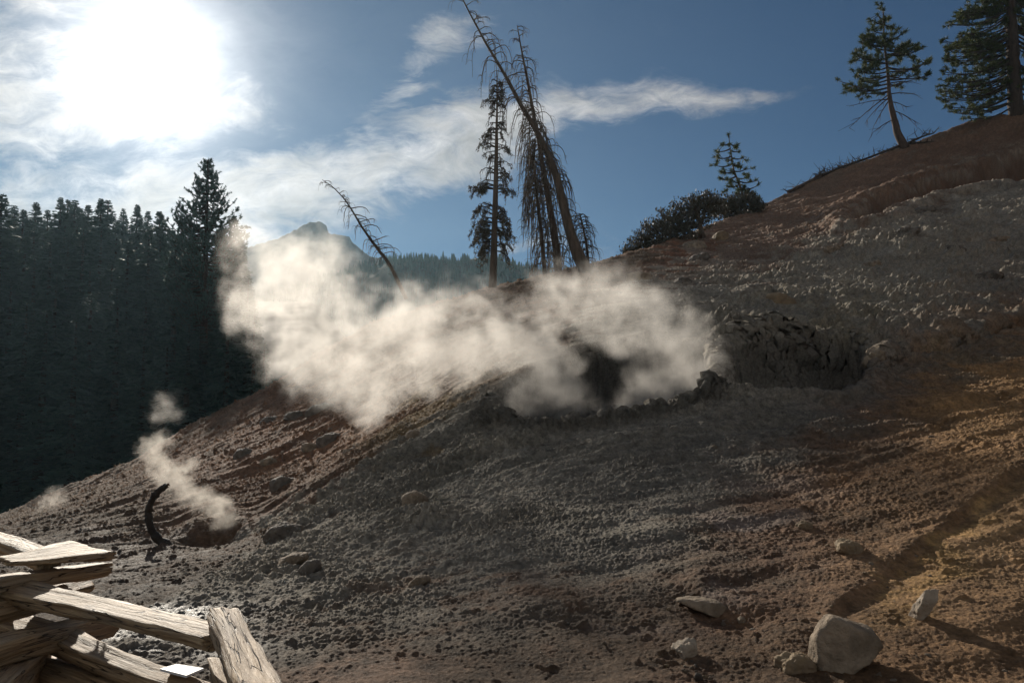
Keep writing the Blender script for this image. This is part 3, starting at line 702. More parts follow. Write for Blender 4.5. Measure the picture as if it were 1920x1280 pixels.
# ------------------------------------------------------------------ fence
def wood_mat():
    m, t, b = newmat('split_rail_wood')
    g = t.n('ShaderNodeAttribute', attribute_name='grain').outputs['Vector']
    def st(sx, sy, sz): mp = t.n('ShaderNodeMapping'); mp.inputs['Scale'].default_value = (sx, sy, sz); t.link(g, mp.inputs[0]); return mp.outputs[0]
    fib = t.noise(st(3, 60, 60), 1.0, 6, .7, .4); big = t.noise(st(2.5, 9, 9), 1.0, 4, .6, .8); crk = t.noise(st(1.6, 22, 22), 1.0, 3, .5, .6)
    c = t.mix(t.mr(fib, .3, .7), (.24, .15, .082, 1), (.60, .43, .255, 1))
    c = t.mix(t.math('MULTIPLY', t.mr(big, .45, .7), .55), c, (.30, .24, .18, 1))
    cr = t.mr(t.math('ABSOLUTE', t.math('SUBTRACT', crk, .5)), .0, .012, 1, 0)
    c = t.mix(t.math('MULTIPLY', cr, .85), c, (.03, .02, .014, 1))
    t.link(c, b.inputs['Base Color']); b.inputs['Roughness'].default_value = .62; b.inputs['Specular IOR Level'].default_value = .3
    h = t.math('SUBTRACT', t.math('ADD', t.math('MULTIPLY', fib, .7), t.math('MULTIPLY', big, .6)), t.math('MULTIPLY', cr, .9))
    bn = t.n('ShaderNodeBump'); bn.inputs['Strength'].default_value = 1.0; bn.inputs['Distance'].default_value = .018; t.link(h, bn.inputs['Height']); t.link(bn.outputs[0], b.inputs['Normal'])
    return m
def rail(pts, w_, h_, roll, parent, seed, label=None, taper=(1, 1), sec=None, name='rail'):
    """a split log along pts (px, py, Y); w_ across, h_ high"""
    r_ = np.random.default_rng(seed); K = [at(*p) for p in pts]
    seg = np.cumsum([0] + [np.linalg.norm(K[i + 1] - K[i]) for i in range(len(K) - 1)]); L = seg[-1]; n = max(24, int(L / .014))
    s = np.linspace(0, L, n); C_ = np.stack([np.interp(s, seg, [k[j] for k in K]) for j in range(3)], -1)
    ker = np.ones(9) / 9
    if len(K) > 2:
        for j in range(3): C_[4:-4, j] = np.convolve(C_[:, j], ker, 'valid')
    sec = sec or [(-.5, -.42), (-.46, .0), (-.52, .44), (-.1, .5), (.5, .46), (.52, .05), (.40, -.45), (.0, -.55)]
    S = np.array(sec) * (1 + r_.uniform(-.09, .09, (len(sec), 2)))
    m = 40; ang = np.linspace(0, len(S), m, endpoint=False); i0 = ang.astype(int); f = (ang - i0)[:, None]
    prof = S[i0] * (1 - f) + S[(i0 + 1) % len(S)] * f
    T = np.gradient(C_, axis=0); T /= np.linalg.norm(T, axis=1, keepdims=True)
    up = np.array([0, 0, 1.0]); W = np.cross(T, up); W /= np.linalg.norm(W, axis=1, keepdims=True); H = np.cross(W, T)
    c, sn = math.cos(R(roll)), math.sin(R(roll)); W, H = W * c + H * sn, H * c - W * sn
    o_ = r_.uniform(0, 90); tp = np.interp(s, [0, L], taper)
    V = []; G = []
    for i in range(n):
        a = np.arange(m) / m * 2 * math.pi
        nz = noise(np.full(m, s[i] * 2.2 + o_), np.cos(a) * 1.6, np.sin(a) * 1.6) * .22 + noise(np.full(m, s[i] * 5 + o_), np.cos(a) * 5, np.sin(a) * 5) * .13 + noise(np.full(m, s[i] * 9 + o_), np.cos(a) * 14, np.sin(a) * 14) * .05
        q = prof * (1 + nz)[:, None] * tp[i]
        j = 0
        if i < 3 or i > n - 4:                        # ragged ends
            j = noise(np.cos(a) * 6 + o_, np.sin(a) * 6, np.full(m, 3.0 * (i < 3))) * .03
        V.append(C_[i] + W[i] * (q[:, :1] * w_) + H[i] * (q[:, 1:] * h_) + T[i] * (np.broadcast_to(j, (m,))[:, None] if not isinstance(j, int) else 0))
        G.append(np.stack([np.full(m, s[i] + o_), q[:, 0] * w_, q[:, 1] * h_], -1))
    fs = [(i * m + k, i * m + (k + 1) % m, (i + 1) * m + (k + 1) % m, (i + 1) * m + k) for i in range(n - 1) for k in range(m)]
    for e_, i in ((0, 0), (1, n - 1)):               # end grain: rings in to a centre
        for q in (.6, .05):
            V.append(C_[i] + (V[i] - C_[i]) * q + T[i] * r_.uniform(-.006, .006, (m, 1))); G.append(G[i] * [1, q, q])
        b0 = i * m; b1 = (len(V) - 2) * m; b2 = (len(V) - 1) * m
        for k in range(m):
            k2 = (k + 1) % m
            for p_, q_ in ((b0, b1), (b1, b2)):
                fs.append((p_ + k2, p_ + k, q_ + k, q_ + k2) if e_ == 0 else (p_ + k, p_ + k2, q_ + k2, q_ + k))
        fs.append(tuple(b2 + k for k in range(m)))
    mb = MB(); mb.add(np.concatenate(V), fs); ob = mb.build(name, M['rail'], parent)
    g = ob.data.attributes.new('grain', 'FLOAT_VECTOR', 'POINT'); g.data.foreach_set('vector', np.concatenate(G).astype(np.float32).ravel())
    if label: ob['label'] = label
    return ob
def fence():
    M['rail'] = wood_mat()
    base = at(60, 1150, 3.5); base[2] = zat(base[0], base[1])
    f = empty('split_rail_fence', base, 'weathered split rail fence of stacked zigzag rails in the lower left corner', 'fence')
    slab = [(-.5, -.3), (-.56, .1), (-.45, .45), (.0, .4), (.5, .5), (.55, .1), (.3, -.45), (-.1, -.5)]
    rail([(30, 1110, 3.45), (170, 1139, 3.2), (290, 1166, 2.95), (412, 1198, 2.66)], .105, .055, -9, f, 1, 'long sunlit rail running to the right post corner', (1.12, .95))
    rail([(415, 1158, 2.72), (440, 1210, 2.42), (470, 1283, 2.05), (520, 1400, 1.6)], .10, .085, 8, f, 2, 'bright thick rail end pointing towards the viewer', (.80, 1.0))
    rail([(10, 1172, 3.6), (110, 1200, 3.45), (210, 1244, 3.25), (300, 1278, 3.08), (440, 1320, 2.9)], .105, .08, -10, f, 3, 'lower rail with a cracked top', (1.1, .9))
    rail([(-160, 972, 4.7), (0, 1018, 4.0), (92, 1052, 3.68)], .09, .07, -6, f, 4, 'rail leaving the frame at the upper left')
    rail([(8, 1052, 3.45), (60, 1048, 3.55), (110, 1040, 3.65), (172, 1034, 3.85)], .24, .05, -12, f, 5, 'broad split slab lying on top of the corner, cracked lengthwise', (.35, 1.0), slab)
    rail([(-160, 1130, 3.0), (20, 1090, 3.45), (192, 1066, 4.0)], .10, .06, 4, f, 6)
    rail([(-60, 1160, 3.2), (60, 1128, 3.55), (155, 1098, 4.0)], .10, .07, -30, f, 7)
    rail([(-140, 1270, 2.75), (40, 1210, 3.2), (200, 1172, 3.8)], .12, .10, 0, f, 8)
    rail([(-120, 1180, 4.1), (-40, 1180, 4.0), (26, 1104, 3.5)][0:1] + [(24, 1112, 3.52)], .12, .085, -12, f, 9)
    rail([(-60, 1228, 3.75), (80, 1262, 3.5), (260, 1330, 3.1)], .13, .11, -8, f, 10)
    rail([(-120, 1400, 2.5), (0, 1290, 3.0), (62, 1238, 3.55)], .14, .13, 0, f, 11)
    rail([(428, 1262, 2.85), (470, 1350, 2.4), (520, 1480, 1.9)], .12, .10, 4, f, 12)
    # small white plate nailed on the lower rail
    Pn = [at(300, 1257, 3.02), at(331, 1248, 3.14), at(382, 1256, 3.04), at(349, 1270, 2.92)]
    mb = MB(); up = np.array([0, 0, .008]); V = [p for p in Pn] + [p + up for p in Pn]
    mb.add(V, [(3, 2, 1, 0), (4, 5, 6, 7), (0, 1, 5, 4), (1, 2, 6, 5), (2, 3, 7, 6), (3, 0, 4, 7)])
    mb.build('plate', M['paper'], f, smooth=False)['label'] = 'small blank white plate lying flat on the lower rail'

# ------------------------------------------------------------------ crooked charred stick
def crooked_stick():
    Y = hit(322, 1032)[1]
    pts = [(312, 910), (302, 916), (290, 928), (281, 944), (278, 962), (280, 982), (287, 999), (299, 1013), (314, 1024), (328, 1040)]
    P = [at(x, y, Y - .1 + .02 * i) for i, (x, y) in enumerate(pts)]
    rr = np.array([5.0, 5.5, 6.5, 6.0, 6.2, 6.8, 7.4, 8.5, 10.5, 13]) / F * Y
    P = smooth_path(P, 34); rr = np.interp(np.linspace(0, 1, 34), np.linspace(0, 1, 10), rr); tt = np.arange(34.0)
    P = P + np.stack([noise(tt * .45, 0 * tt), noise(tt * .45, 0 * tt + 5), noise(tt * .45, 0 * tt + 9)], -1) * .022; rr = rr * (1 + .5 * noise(tt * .8, 0 * tt + 3))
    mb = MB(); mb.tube(P, rr, 12, jit=.14)
    s = MB(); s.tube([P[0], P[0] + np.array([.02, 0, .012]) * 1.3, P[0] + np.array([.035, 0, -.0])], [.02, .012, .004], 6)
    root = empty('bent_stick', P[-1], 'charred hook shaped stick standing in the slope left of the small steam vent', 'stick')
    mb.build('stem', M['bark_char'], root); s.tube([P[1], P[1] + np.array([.05, 0, -.01])], [.012, .003], 5); s.build('splinter', M['bark_red'], root)
# ------------------------------------------------------------------ vegetation
def smooth_path(P, n):
    P = np.asarray(P, float); t = np.linspace(0, 1, len(P)); q = np.linspace(0, 1, n)
    out = np.stack([np.interp(q, t, P[:, j]) for j in range(P.shape[1])], -1)
    for _ in range(2): out[1:-1] = (out[:-2] + 2 * out[1:-1] + out[2:]) / 4
    return out
def tuft(Q, c, d, rad, n, r_, wdt=.012):
    """a ball of needles round the end of a twig"""
    d = d / (np.linalg.norm(d) + 1e-9)
    a = r_.normal(size=(n, 3)); a /= np.linalg.norm(a, axis=1, keepdims=True); a = a + d * .55; a /= np.linalg.norm(a, axis=1, keepdims=True)
    L = rad * r_.uniform(.7, 1.15, (n, 1)); side = np.cross(a, r_.normal(size=(n, 3))); side /= np.linalg.norm(side, axis=1, keepdims=True) + 1e-9
    st = c - d * rad * r_.uniform(0, .9, (n, 1)) 
    w_ = wdt * r_.uniform(.7, 1.3, (n, 1))
    Q.append(np.stack([st - side * w_, st + side * w_, st + a * L], 1))
def droop(p0, az, L, rise, fall, n=9, side_curve=0.0):
    t = np.linspace(0, 1, n); x = L * (1 - np.exp(-2.2 * t)) / .89
    z = rise * t * (1 - t) * 4 - fall * t ** 2
    a = az + side_curve * t
    return p0 + np.stack([np.cos(a) * x, np.sin(a) * x, z], -1)
# ---- dead leaning snags
def snag(path, wpx, Y, spec, label, seed, mat='bark_dead', foot=None, lean=0.0, cat='dead tree', group=None, twig=.5):
    r_ = np.random.default_rng(seed)
    Y = YR(Y)
    P = [at(x, y, Y + lean * i / (len(path) - 1)) for i, (x, y) in enumerate(path)]   # top first
    P = np.array(P); b = P[-1]; 
    n = 40; Q = smooth_path(P, n); W = np.interp(np.linspace(0, 1, n), np.linspace(0, 1, len(wpx)), wpx) / 2 / F * Y
    root = empty('dead_tree', b, label, cat, group)
    tr = MB(); tr.tube(Q, W, 9, jit=.06); tr.build('trunk', M[mat], root)
    br = MB(); Yp = Y / F
    for (s0, s1, cnt, l0, l1, f0, f1, sidep, rise) in spec:
        for k in range(cnt):
            s = s0 + (s1 - s0) * (k + r_.uniform(0, 1)) / cnt; i = s * (n - 1); i0 = int(i); p = Q[i0] + (Q[min(i0 + 1, n - 1)] - Q[i0]) * (i - i0)
            right = r_.uniform() < sidep; az = r_.uniform(-1.1, 1.1) + (0 if right else math.pi)
            L = r_.uniform(l0, l1) * Yp; fl = r_.uniform(f0, f1) * Yp; rs = rise * r_.uniform(.3, 1.2) * Yp
            B = droop(p, az, L, rs, fl, 12, r_.uniform(-.5, .5)); B += r_.normal(size=B.shape) * .006 * np.linspace(0, 1, 12)[:, None] * Y / 15
            rad = np.linspace(1.05, .34, 12) * Yp * r_.uniform(.7, 1.1) * (.75 + .5 * L / (60 * Yp))
            br.tube(B, rad, 4, cap=False)
            for j in range(int(twig * 8)):
                q = r_.integers(3, 11); l = r_.uniform(6, 22) * Yp; az2 = az + r_.choice([-1, 1]) * r_.uniform(.4, 1.4)
                T_ = droop(B[q], az2, l * .6, 1 * Yp, l * r_.uniform(.2, 1.0), 5)
                br.tube(T_, np.linspace(.42, .16, 5) * Yp, 3, cap=False)
    br.build('branches', M[mat], root)
    return root
def snags():
    # (from, to along the trunk, count, length px, fall px, share on the right, rise px)
    snag([(866,-4),(883,30),(896,53),(910,80),(927,108),(943,134),(962,169),(981,206),(1000,234),(1014,262),(1028,290),(1041,322),(1052,365),(1065,424),(1080,471),(1102,516)],
         [2.5,3.5,4.5,5.5,7,8.5,10,12,14,17,21,27], 25.0,
         [(.0, .2, 11, 16, 34, -2, 26, .6, 6), (.14, .45, 26, 20, 46, 30, 95, .45, 14), (.42, .66, 34, 16, 44, 30, 95, .5, 10), (.6, .95, 60, 14, 40, 40, 95, .55, 8)],
         'tallest dead tree, leaning far to the left with drooping bare branches', 5, lean=-.6)
    snag([(970,48),(975,80),(981,110),(988,145),(996,190),(1002,225),(1010,258),(1018,319),(1027,365),(1036,420),(1044,471),(1048,522)],
         [1.5,3,4.5,6,7.5,9,11,13,15,17], 25.6,
         [(.0, .18, 12, 8, 20, -4, 8, .6, 2), (.16, .42, 34, 14, 34, 12, 60, .5, 7), (.4, .72, 60, 16, 46, 40, 110, .45, 8), (.6, .97, 70, 14, 46, 50, 110, .35, 6)],
         'nearly upright dead tree crossing behind the tall leaning one', 6)
    snag([(1004,262),(1001,300),(1006,360),(1014,430),(1022,515)], [2,5,7,9], 25.2,
         [(.0, .5, 50, 10, 34, 50, 110, .3, 5), (.4, .95, 60, 12, 34, 50, 100, .35, 5)],
         'slender dead trunk hidden in a curtain of drooping branches left of the two big ones', 7)
    snag([(1087,400),(1092,420),(1097,445),(1101,470),(1104,502)], [2,4,5,6], 25.0,
         [(.0, .95, 60, 8, 26, 12, 50, .5, 5)], 'short dead tree at the right foot of the leaning pair', 8, mat='bark_dark')
    snag([(604,337),(624,350),(645,372),(660,394),(676,422),(694,448),(712,472),(730,494),(762,560)], [1,2,3,4,5.5,6.5,8], 22.0,
         [(.0, .35, 12, 6, 16, -8, 12, .55, 2), (.25, .7, 15, 8, 20, 8, 40, .3, 4), (.35, .8, 12, 18, 46, -6, 24, 1.0, 5), (.65, .85, 8, 10, 20, 6, 30, .3, 6)],
         'lone dead tree leaning left above the middle of the steam cloud', 9, lean=.4, twig=.25)
def ragged_spruce():
    r_ = np.random.default_rng(14); Y = YR(24.0); Yp = Y / F
    path = np.array([at(x, y, Y) for x, y in [(932,148),(932,200),(931,260),(930,330),(928,400),(926,470),(922,575)]]); n = 60
    Q = smooth_path(path, n); W = np.interp(np.linspace(0, 1, n), [0, .2, .5, .8, 1], [1.6, 4, 9, 13, 17]) / 2 * Yp
    root = empty('spruce_tree', path[-1], 'straight half dead spruce with ragged brown foliage, left of the leaning dead trees', 'spruce tree')
    mb = MB(); mb.tube(Q, W, 9, jit=.05); mb.build('trunk', M['bark_dead'], root)
    br = MB(); N = []
    def branch(yp, side, L, fall, rise, fol, az=None):
        s = (yp - 148) / (575 - 148) * (n - 1); i = int(s); p = Q[i]
        az = (r_.uniform(-.8, .8) if az is None else az) + (0 if side > 0 else math.pi)
        L *= r_.uniform(.45, 1.15); fall *= r_.uniform(.1, 1.15); rise += r_.uniform(-1, 5)
        B = droop(p, az, L * Yp, rise * Yp, fall * Yp, 9, r_.uniform(-.5, .5)); B[1:] += r_.normal(size=(8, 3)) * .9 * Yp * np.linspace(.2, 1, 8)[:, None]; br.tube(B, np.linspace(1.1, .35, 9) * Yp, 4, cap=False)
        for j in range(int(5 + L * .22)):
            q = int(r_.integers(2, 9)); az2 = az + r_.choice([-1, 1]) * r_.uniform(.3, 1.3); l = r_.uniform(4, 13) * Yp
            T_ = droop(B[min(q, 8)], az2, l * .6, 0, l * r_.uniform(.4, 1.2), 4); br.tube(T_, np.linspace(.5, .2, 4) * Yp, 3, cap=False)
            if fol > 0:
                for u_ in range(int(3 * fol)):
                    c = T_[int(r_.integers(1, 4))] + r_.normal(size=3) * 1.2 * Yp; tuft(N, c, np.array([0, 0, -1.0]) + r_.normal(size=3) * .4, 4.5 * Yp, 7, r_, .55 * Yp)
    y = 160
    while y < 370:
        k = (y - 150) / 220
        for side in (-1, 1):
            for q in range(1 + (r_.uniform() < .5)): branch(y + r_.uniform(-5, 5), side, r_.uniform(8, 15) + 20 * k * r_.uniform(.4, 1), r_.uniform(10, 22) * (.5 + k), 2, r_.choice([0, .5, 1.0], p=[.55, .3, .15]))
        y += r_.uniform(4, 14) - 2 * k
    for yy_, side, L, fall, rise, fol, cnt in [(205,-1,34,24,2,1.5,3),(275,-1,38,24,2,2,3),(318,-1,40,10,2,1.5,3),(360,1,34,22,2,1.8,3),(383,-1,46,14,3,3,6),(392,-1,44,24,2,2.5,4),(392,1,42,18,4,2.6,5),(372,1,26,14,0,2,3),
                                          (434,-1,46,30,10,4,6),(440,1,30,18,8,3,4),(448,1,44,44,6,4,6),(455,-1,48,46,4,4,6),(470,-1,44,26,2,4,8),(478,1,30,20,2,3,5),(480,-1,34,40,0,4,8),(500,-1,50,36,0,4,8),(500,1,40,36,0,3,6),(470,1,44,30,0,3,4)]:
        for q in range(cnt): branch(yy_ + r_.uniform(-6, 6), side, L * r_.uniform(.6, 1.05), fall * r_.uniform(.6, 1.1), rise, fol * .33)
    br.build('branches', M['bark_dark'], root)
    f = MB(); f.tris(np.concatenate(N)); f.build('foliage', M['lichen'], root, smooth=False)
def tufted_pine(name, path, wpx, Y, limbs, label, seed, trad=7, need=34, trunk='bark_red', parts=True, sub=3, dead=(), cat='pine tree'):
    """limbs: (y on trunk px, tip x, tip y, number of tufts)"""
    r_ = np.random.default_rng(seed); Yp = Y / F
    P = np.array([at(x, y, Y) for x, y in path]); P[-1, 2] = min(P[-1, 2], zat(P[-1, 0], P[-1, 1])) - .12; n = 40; Q = smooth_path(P, n); W = np.interp(np.linspace(0, 1, n), np.linspace(0, 1, len(wpx)), wpx) / 2 * Yp
    root = empty(name, P[-1], label, cat)
    tr = MB(); tr.tube(Q, W, 9, jit=.08); tr.build('trunk', M[trunk], root)
    br = MB(); N = []
    ys = np.interp(np.arange(n), [0, n - 1], [0, 1])
    def tp(yp):
        zs = np.array([640 - F * ((q[2] - EYE) * cp - q[1] * sp_) / (q[1] * cp + (q[2] - EYE) * sp_) for q in Q]); i = int(np.argmin(np.abs(zs - yp))); return Q[i]
    for yp, tx, ty, nt in limbs:
        for rep in range(2 if nt > 6 else 1):
            dy_ = r_.uniform(-1, 1) * abs(tx - path[0][0]) * Yp * .55
            a_ = tp(yp); b_ = at(tx + rep * r_.uniform(-9, 9), ty + rep * r_.uniform(-9, 9), Y); b_[1] += dy_; b_[0] *= b_[1] / Y; b_[2] = EYE + (b_[2] - EYE) * b_[1] / Y
            t_ = np.linspace(0, 1, 8)[:, None]; B = a_ + (b_ - a_) * t_; B[:, 2] -= np.sin(t_[:, 0] * math.pi) * np.linalg.norm(b_ - a_) * .10
            br.tube(B, np.linspace(1.6, .6, 8) * Yp, 4, cap=False)
            for k in range(nt):
                s = 1 if k == 0 else r_.uniform(.35, 1.0) ** .7; i = s * 7; i0 = min(int(i), 6); p = B[i0] + (B[i0 + 1] - B[i0]) * (i - i0)
                off = r_.normal(size=3) * np.array([1, 1, .8]) * trad * 1.0 * Yp if k else np.zeros(3); c = p + off + np.array([0, 0, .2 * trad * Yp])
                if k: br.tube([p, (p + c) / 2 - [0, 0, .5 * Yp], c], np.array([.55, .5, .4]) * Yp, 3, cap=False)
                tuft(N, c, off + (b_ - a_) * .3 + np.array([0, 0, trad * Yp * .5]), trad * Yp * r_.uniform(.75, 1.2), need, r_, .62 * Yp)
    for yp, tx, ty in dead:
        a_ = tp(yp); b_ = at(tx, ty, Y); b_[1] += r_.uniform(-.5, .5); m_ = (a_ + b_) / 2 + np.array([0, 0, 3 * Yp])
        B = smooth_path([a_, m_, b_], 8); br.tube(B, np.linspace(1.2, .35, 8) * Yp, 4, cap=False)
        for k in range(9):
            q = B[int(r_.integers(2, 8))]; d = (b_ - a_) / np.linalg.norm(b_ - a_) + r_.normal(size=3) * .6; d[2] -= .3
            br.tube([q, q + d * r_.uniform(5, 14) * Yp], np.array([.5, .2]) * Yp, 3, cap=False)
    br.build('branches', M['bark_dark'], root)
    f = MB(); f.tris(np.concatenate(N)); f.build('needles', M['needle'], root, smooth=False)
    return root
def hill_pines():
    Y = hit(1700, 276, 2.5, 4.3)[1]
    L = [(24,1656,18,4),(34,1645,28,4),(38,1668,36,5),(50,1640,42,5),(50,1676,50,6),(62,1634,56,6),(64,1682,62,5),(75,1650,70,6),(78,1668,78,6),(80,1622,72,7),(88,1612,80,7),(82,1694,62,6),(96,1632,84,7),(92,1705,88,7),(100,1722,84,8),(104,1733,90,5),(105,1690,92,7),(104,1700,98,6),
         (110,1606,104,8),(112,1602,112,6),(116,1626,108,7),(120,1640,116,6),(124,1746,110,5),(126,1735,120,5),(132,1745,114,4),(130,1720,126,4),(128,1628,128,6),(136,1608,132,6),(140,1605,142,6),(142,1624,150,5),(146,1744,140,4),(150,1725,136,4),(150,1700,134,4),(152,1612,150,6),(158,1568,150,2),
         (164,1580,162,5),(166,1592,166,7),(168,1606,170,6),(160,1690,158,4),(160,1640,158,5),(172,1645,176,3),(140,1680,140,4),(118,1676,118,4)]
    tufted_pine('pine_tree', [(1656,20),(1657,62),(1660,100),(1665,140),(1667,175),(1670,197),(1677,225),(1683,250),(1697,274)], [2,3.5,5,6.5,8.5,11,14,18], Y, L,
                'small crooked pine standing alone on the ridge against the sky', 31, 8.6, 56, dead=[(175,1592,240),(185,1598,200),(180,1625,225),(222,1640,246),(178,1712,178),(190,1700,200),(208,1714,228),(165,1730,150),(185,1640,235),(160,1710,152)])
    Yb = hit(1898, 214, 2.5, 4.3)[1]
    r_ = np.random.default_rng(5); L = []
    for k in range(125):
        ty = r_.uniform(-60, 215); lim = np.interp(ty, [-60, 0, 60, 90, 130, 170, 215], [1830, 1800, 1775, 1770, 1765, 1758, 1800]); tx = lim + (1885 - lim) * r_.uniform(0, 1) ** 1.2
        if r_.uniform() < .35: tx = 1905 + r_.uniform(0, 1) * (1905 - lim)
        if tx < 1890 and ty > 150 and r_.uniform() < .3: continue
        L.append((max(-60, ty - 14 - abs(tx - 1895) * r_.uniform(.0, .3)), tx, ty, int(r_.integers(6, 12))))
    for tx, ty in ((1775,44),(1762,80),(1770,90),(1766,180),(1755,185),(1762,170),(1780,205),(1790,212),(1815,222),(1775,150),(1768,135),(1800,20)): L.append((ty - 30, tx, ty, 7))
    tufted_pine('pine_tree', [(1893,-110),(1894,-40),(1895,20),(1898,80),(1901,150),(1906,222)], [8,16,20,24,30], Yb, L,
                'big dark pine cut off by the right edge at the top of the slope', 32, 7.2, 40, 'bark_dark')
    Ys = hit(1402, 396, 2.5, 4.3)[1]
    L = [(258,1366,252,1),(268,1352,272,2),(270,1380,274,2),(280,1343,284,3),(284,1388,284,3),(292,1345,296,3),(296,1394,296,3),(300,1362,300,4),(306,1340,310,3),(310,1386,308,4),(320,1350,322,4),(322,1400,316,3),(330,1350,336,4),(334,1404,330,4),(340,1420,338,3),(342,1372,338,5),(348,1362,350,5),(352,1424,346,3),(354,1396,350,5),(358,1412,362,5),(362,1380,362,5),(366,1422,372,5),(330,1372,318,3)]
    tufted_pine('pine_tree', [(1366,252),(1370,285),(1376,320),(1388,350),(1402,392)], [1.2,2.5,4,6], Ys, L, 'young sparse pine rising out of the shrub on the skyline', 33, 8.6, 40, 'bark_dead')
def shrubs():
    r_ = np.random.default_rng(77)
    def shrub(blobs, stems, label, count, base_px, leafpx=3.2):
        b = hit(*base_px, 2.5, 4.3); Y = b[1]; Yp = Y / F; root = empty('shrub', b, label, 'shrub'); st = MB(); N = []
        tot = sum(k[2] for k in blobs)
        for cx_, cy_, rr in blobs:
            c = at(cx_, cy_, Y + .1); m = int(count * rr / tot)
            d = r_.normal(size=(m, 3)); d /= np.linalg.norm(d, axis=1, keepdims=True); rad = r_.uniform(.2, 1.08, (m, 1)) ** .6 * rr * Yp; C_ = c + d * rad * [1, .8, .72]
            for k in range(m):
                nrm = r_.normal(size=3); nrm /= np.linalg.norm(nrm); s = np.cross(nrm, r_.normal(size=3)); s /= np.linalg.norm(s) + 1e-9; u_ = np.cross(nrm, s); l = leafpx * Yp * r_.uniform(.6, 1.3)
                N.append([C_[k] - s * l * .4, C_[k] + u_ * l, C_[k] + s * l * .4, C_[k] - u_ * l])
            for k in range(int(rr * 1.1)):       # twigs poking out of the outline
                d_ = r_.normal(size=3); d_[2] = abs(d_[2]) * 1.2; d_ /= np.linalg.norm(d_); p0 = c + d_ * rr * Yp * .3; p1 = c + d_ * rr * Yp * r_.uniform(.85, 1.2) * [1, .8, .8]; st.tube([p0, (p0 + p1) / 2 + r_.normal(size=3) * 2 * Yp, p1], np.array([1.1, .7, .3]) * Yp, 4, cap=False)
                for q in range(7):
                    cc_ = p1 + r_.normal(size=3) * 3 * Yp; nrm = r_.normal(size=3); nrm /= np.linalg.norm(nrm); s = np.cross(nrm, [0, 0, 1.0]); s /= np.linalg.norm(s) + 1e-9; u_ = np.cross(nrm, s); l = leafpx * Yp
                    N.append([cc_ - s * l * .4, cc_ + u_ * l, cc_ + s * l * .4, cc_ - u_ * l])
        for pts, w0 in stems:
            P = smooth_path([at(x, y, Y - .15) for x, y in pts], 8); st.tube(P, np.linspace(w0, w0 * .5, 8) / 2 * Yp, 7, jit=.12)
        st.build('stems', M['bark_dead'], root); f = MB(); f.quads(N); f.build('leaves', M['leaf_bush'], root, smooth=False)
    shrub([(1172,490,16),(1196,484,26),(1222,478,30),(1185,478,20),(1205,460,32),(1235,445,42),(1262,425,45),(1290,412,46),(1318,398,44),(1330,385,30),(1280,440,40),(1240,465,34)],
          [([(1318,446),(1314,425),(1306,395),(1290,370)], 11), ([(1316,420),(1322,395),(1336,372)], 6), ([(1311,405),(1296,385),(1275,372)], 5), ([(1250,478),(1240,450),(1225,430)], 6)], 'large dark shrub with a pale bare stem on the hillside skyline', 7500, (1312, 452))
    shrub([(1350,392,26),(1378,386,28),(1405,382,24),(1420,388,14),(1372,400,24)], [([(1385,405),(1380,385),(1370,365)], 6)], 'low dark green shrub at the foot of the young pine', 3000, (1392, 402))
def crest_debris():
    r_ = np.random.default_rng(55)
    def piece(path, w0, w1, twigs, label, mat='bark_dead', name='fallen_branch', tl=(8, 24), up=.8, lift=2.0, cat='branch'):
        Ps = []
        for x, y in path:
            h_ = hit(x, y + 3, 2.2, 4.3); Ps.append(h_ + np.array([0, 0, (lift + 1) * h_[1] / F]))
        Yp = Ps[0][1] / F; P = smooth_path(Ps, 10); root = empty(name, P[0], label, cat); a_ = MB(); a_.tube(P, np.linspace(w0, w1, 10) / 2 * Yp, 8, jit=.15); a_.build('stem', M[mat], root)
        t_ = MB()
        for k in range(twigs):
            q = P[int(r_.integers(0, 10))]; d = r_.normal(size=3); d[2] = abs(d[2]) * up; d[0] -= .5; d /= np.linalg.norm(d); l = r_.uniform(*tl) * Yp; e_ = q + d * l
            if twigs <= 60: t_ = MB()
            t_.tube([q, q + d * l * .5 + r_.normal(size=3) * Yp, e_], np.array([1.0, .7, .3]) * Yp, 4, cap=False)
            for j in range(2): t_.tube([q + d * l * .6, q + d * l * .6 + r_.normal(size=3) * l * .35], np.array([.5, .25]) * Yp, 3, cap=False)
            if twigs <= 60: t_.build('twig', M['bark_dark'], root)
        if twigs > 60: t_.build('twigs', M['bark_dark'], root)
        return root
    piece([(1478,358),(1500,347),(1525,335),(1545,322)], 7, 9, 16, 'thick fallen log lying down the skyline below the lone pine', 'bark_red', 'fallen_log', cat='log')
    piece([(1560,318),(1580,312),(1600,306),(1606,296)], 3, 2, 4, 'pale crooked branch on the skyline right of the fallen log', 'straw')
    piece([(1540,322),(1570,308),(1605,298),(1640,291)], 6, 4, 46, 'low tangle of dead brush along the skyline left of the lone pine', 'bark_dark', 'dead_brush', (6, 20), .9, cat='brush')
    piece([(1640,290),(1660,283),(1680,276),(1690,264)], 4, 6, 14, 'bare root running left from the foot of the lone pine', 'bark_dark', 'root', (5, 16), cat='root')
    piece([(1700,272),(1722,262),(1738,252),(1750,242)], 5, 2, 8, 'forked dead branch rising to the right of the lone pine', 'bark_dark', tl=(8, 22), up=1.0, lift=4)
    piece([(1705,270),(1730,268),(1752,266)], 4, 2, 8, 'dead branch lying flat to the right of the lone pine', 'bark_dark', tl=(6, 16))
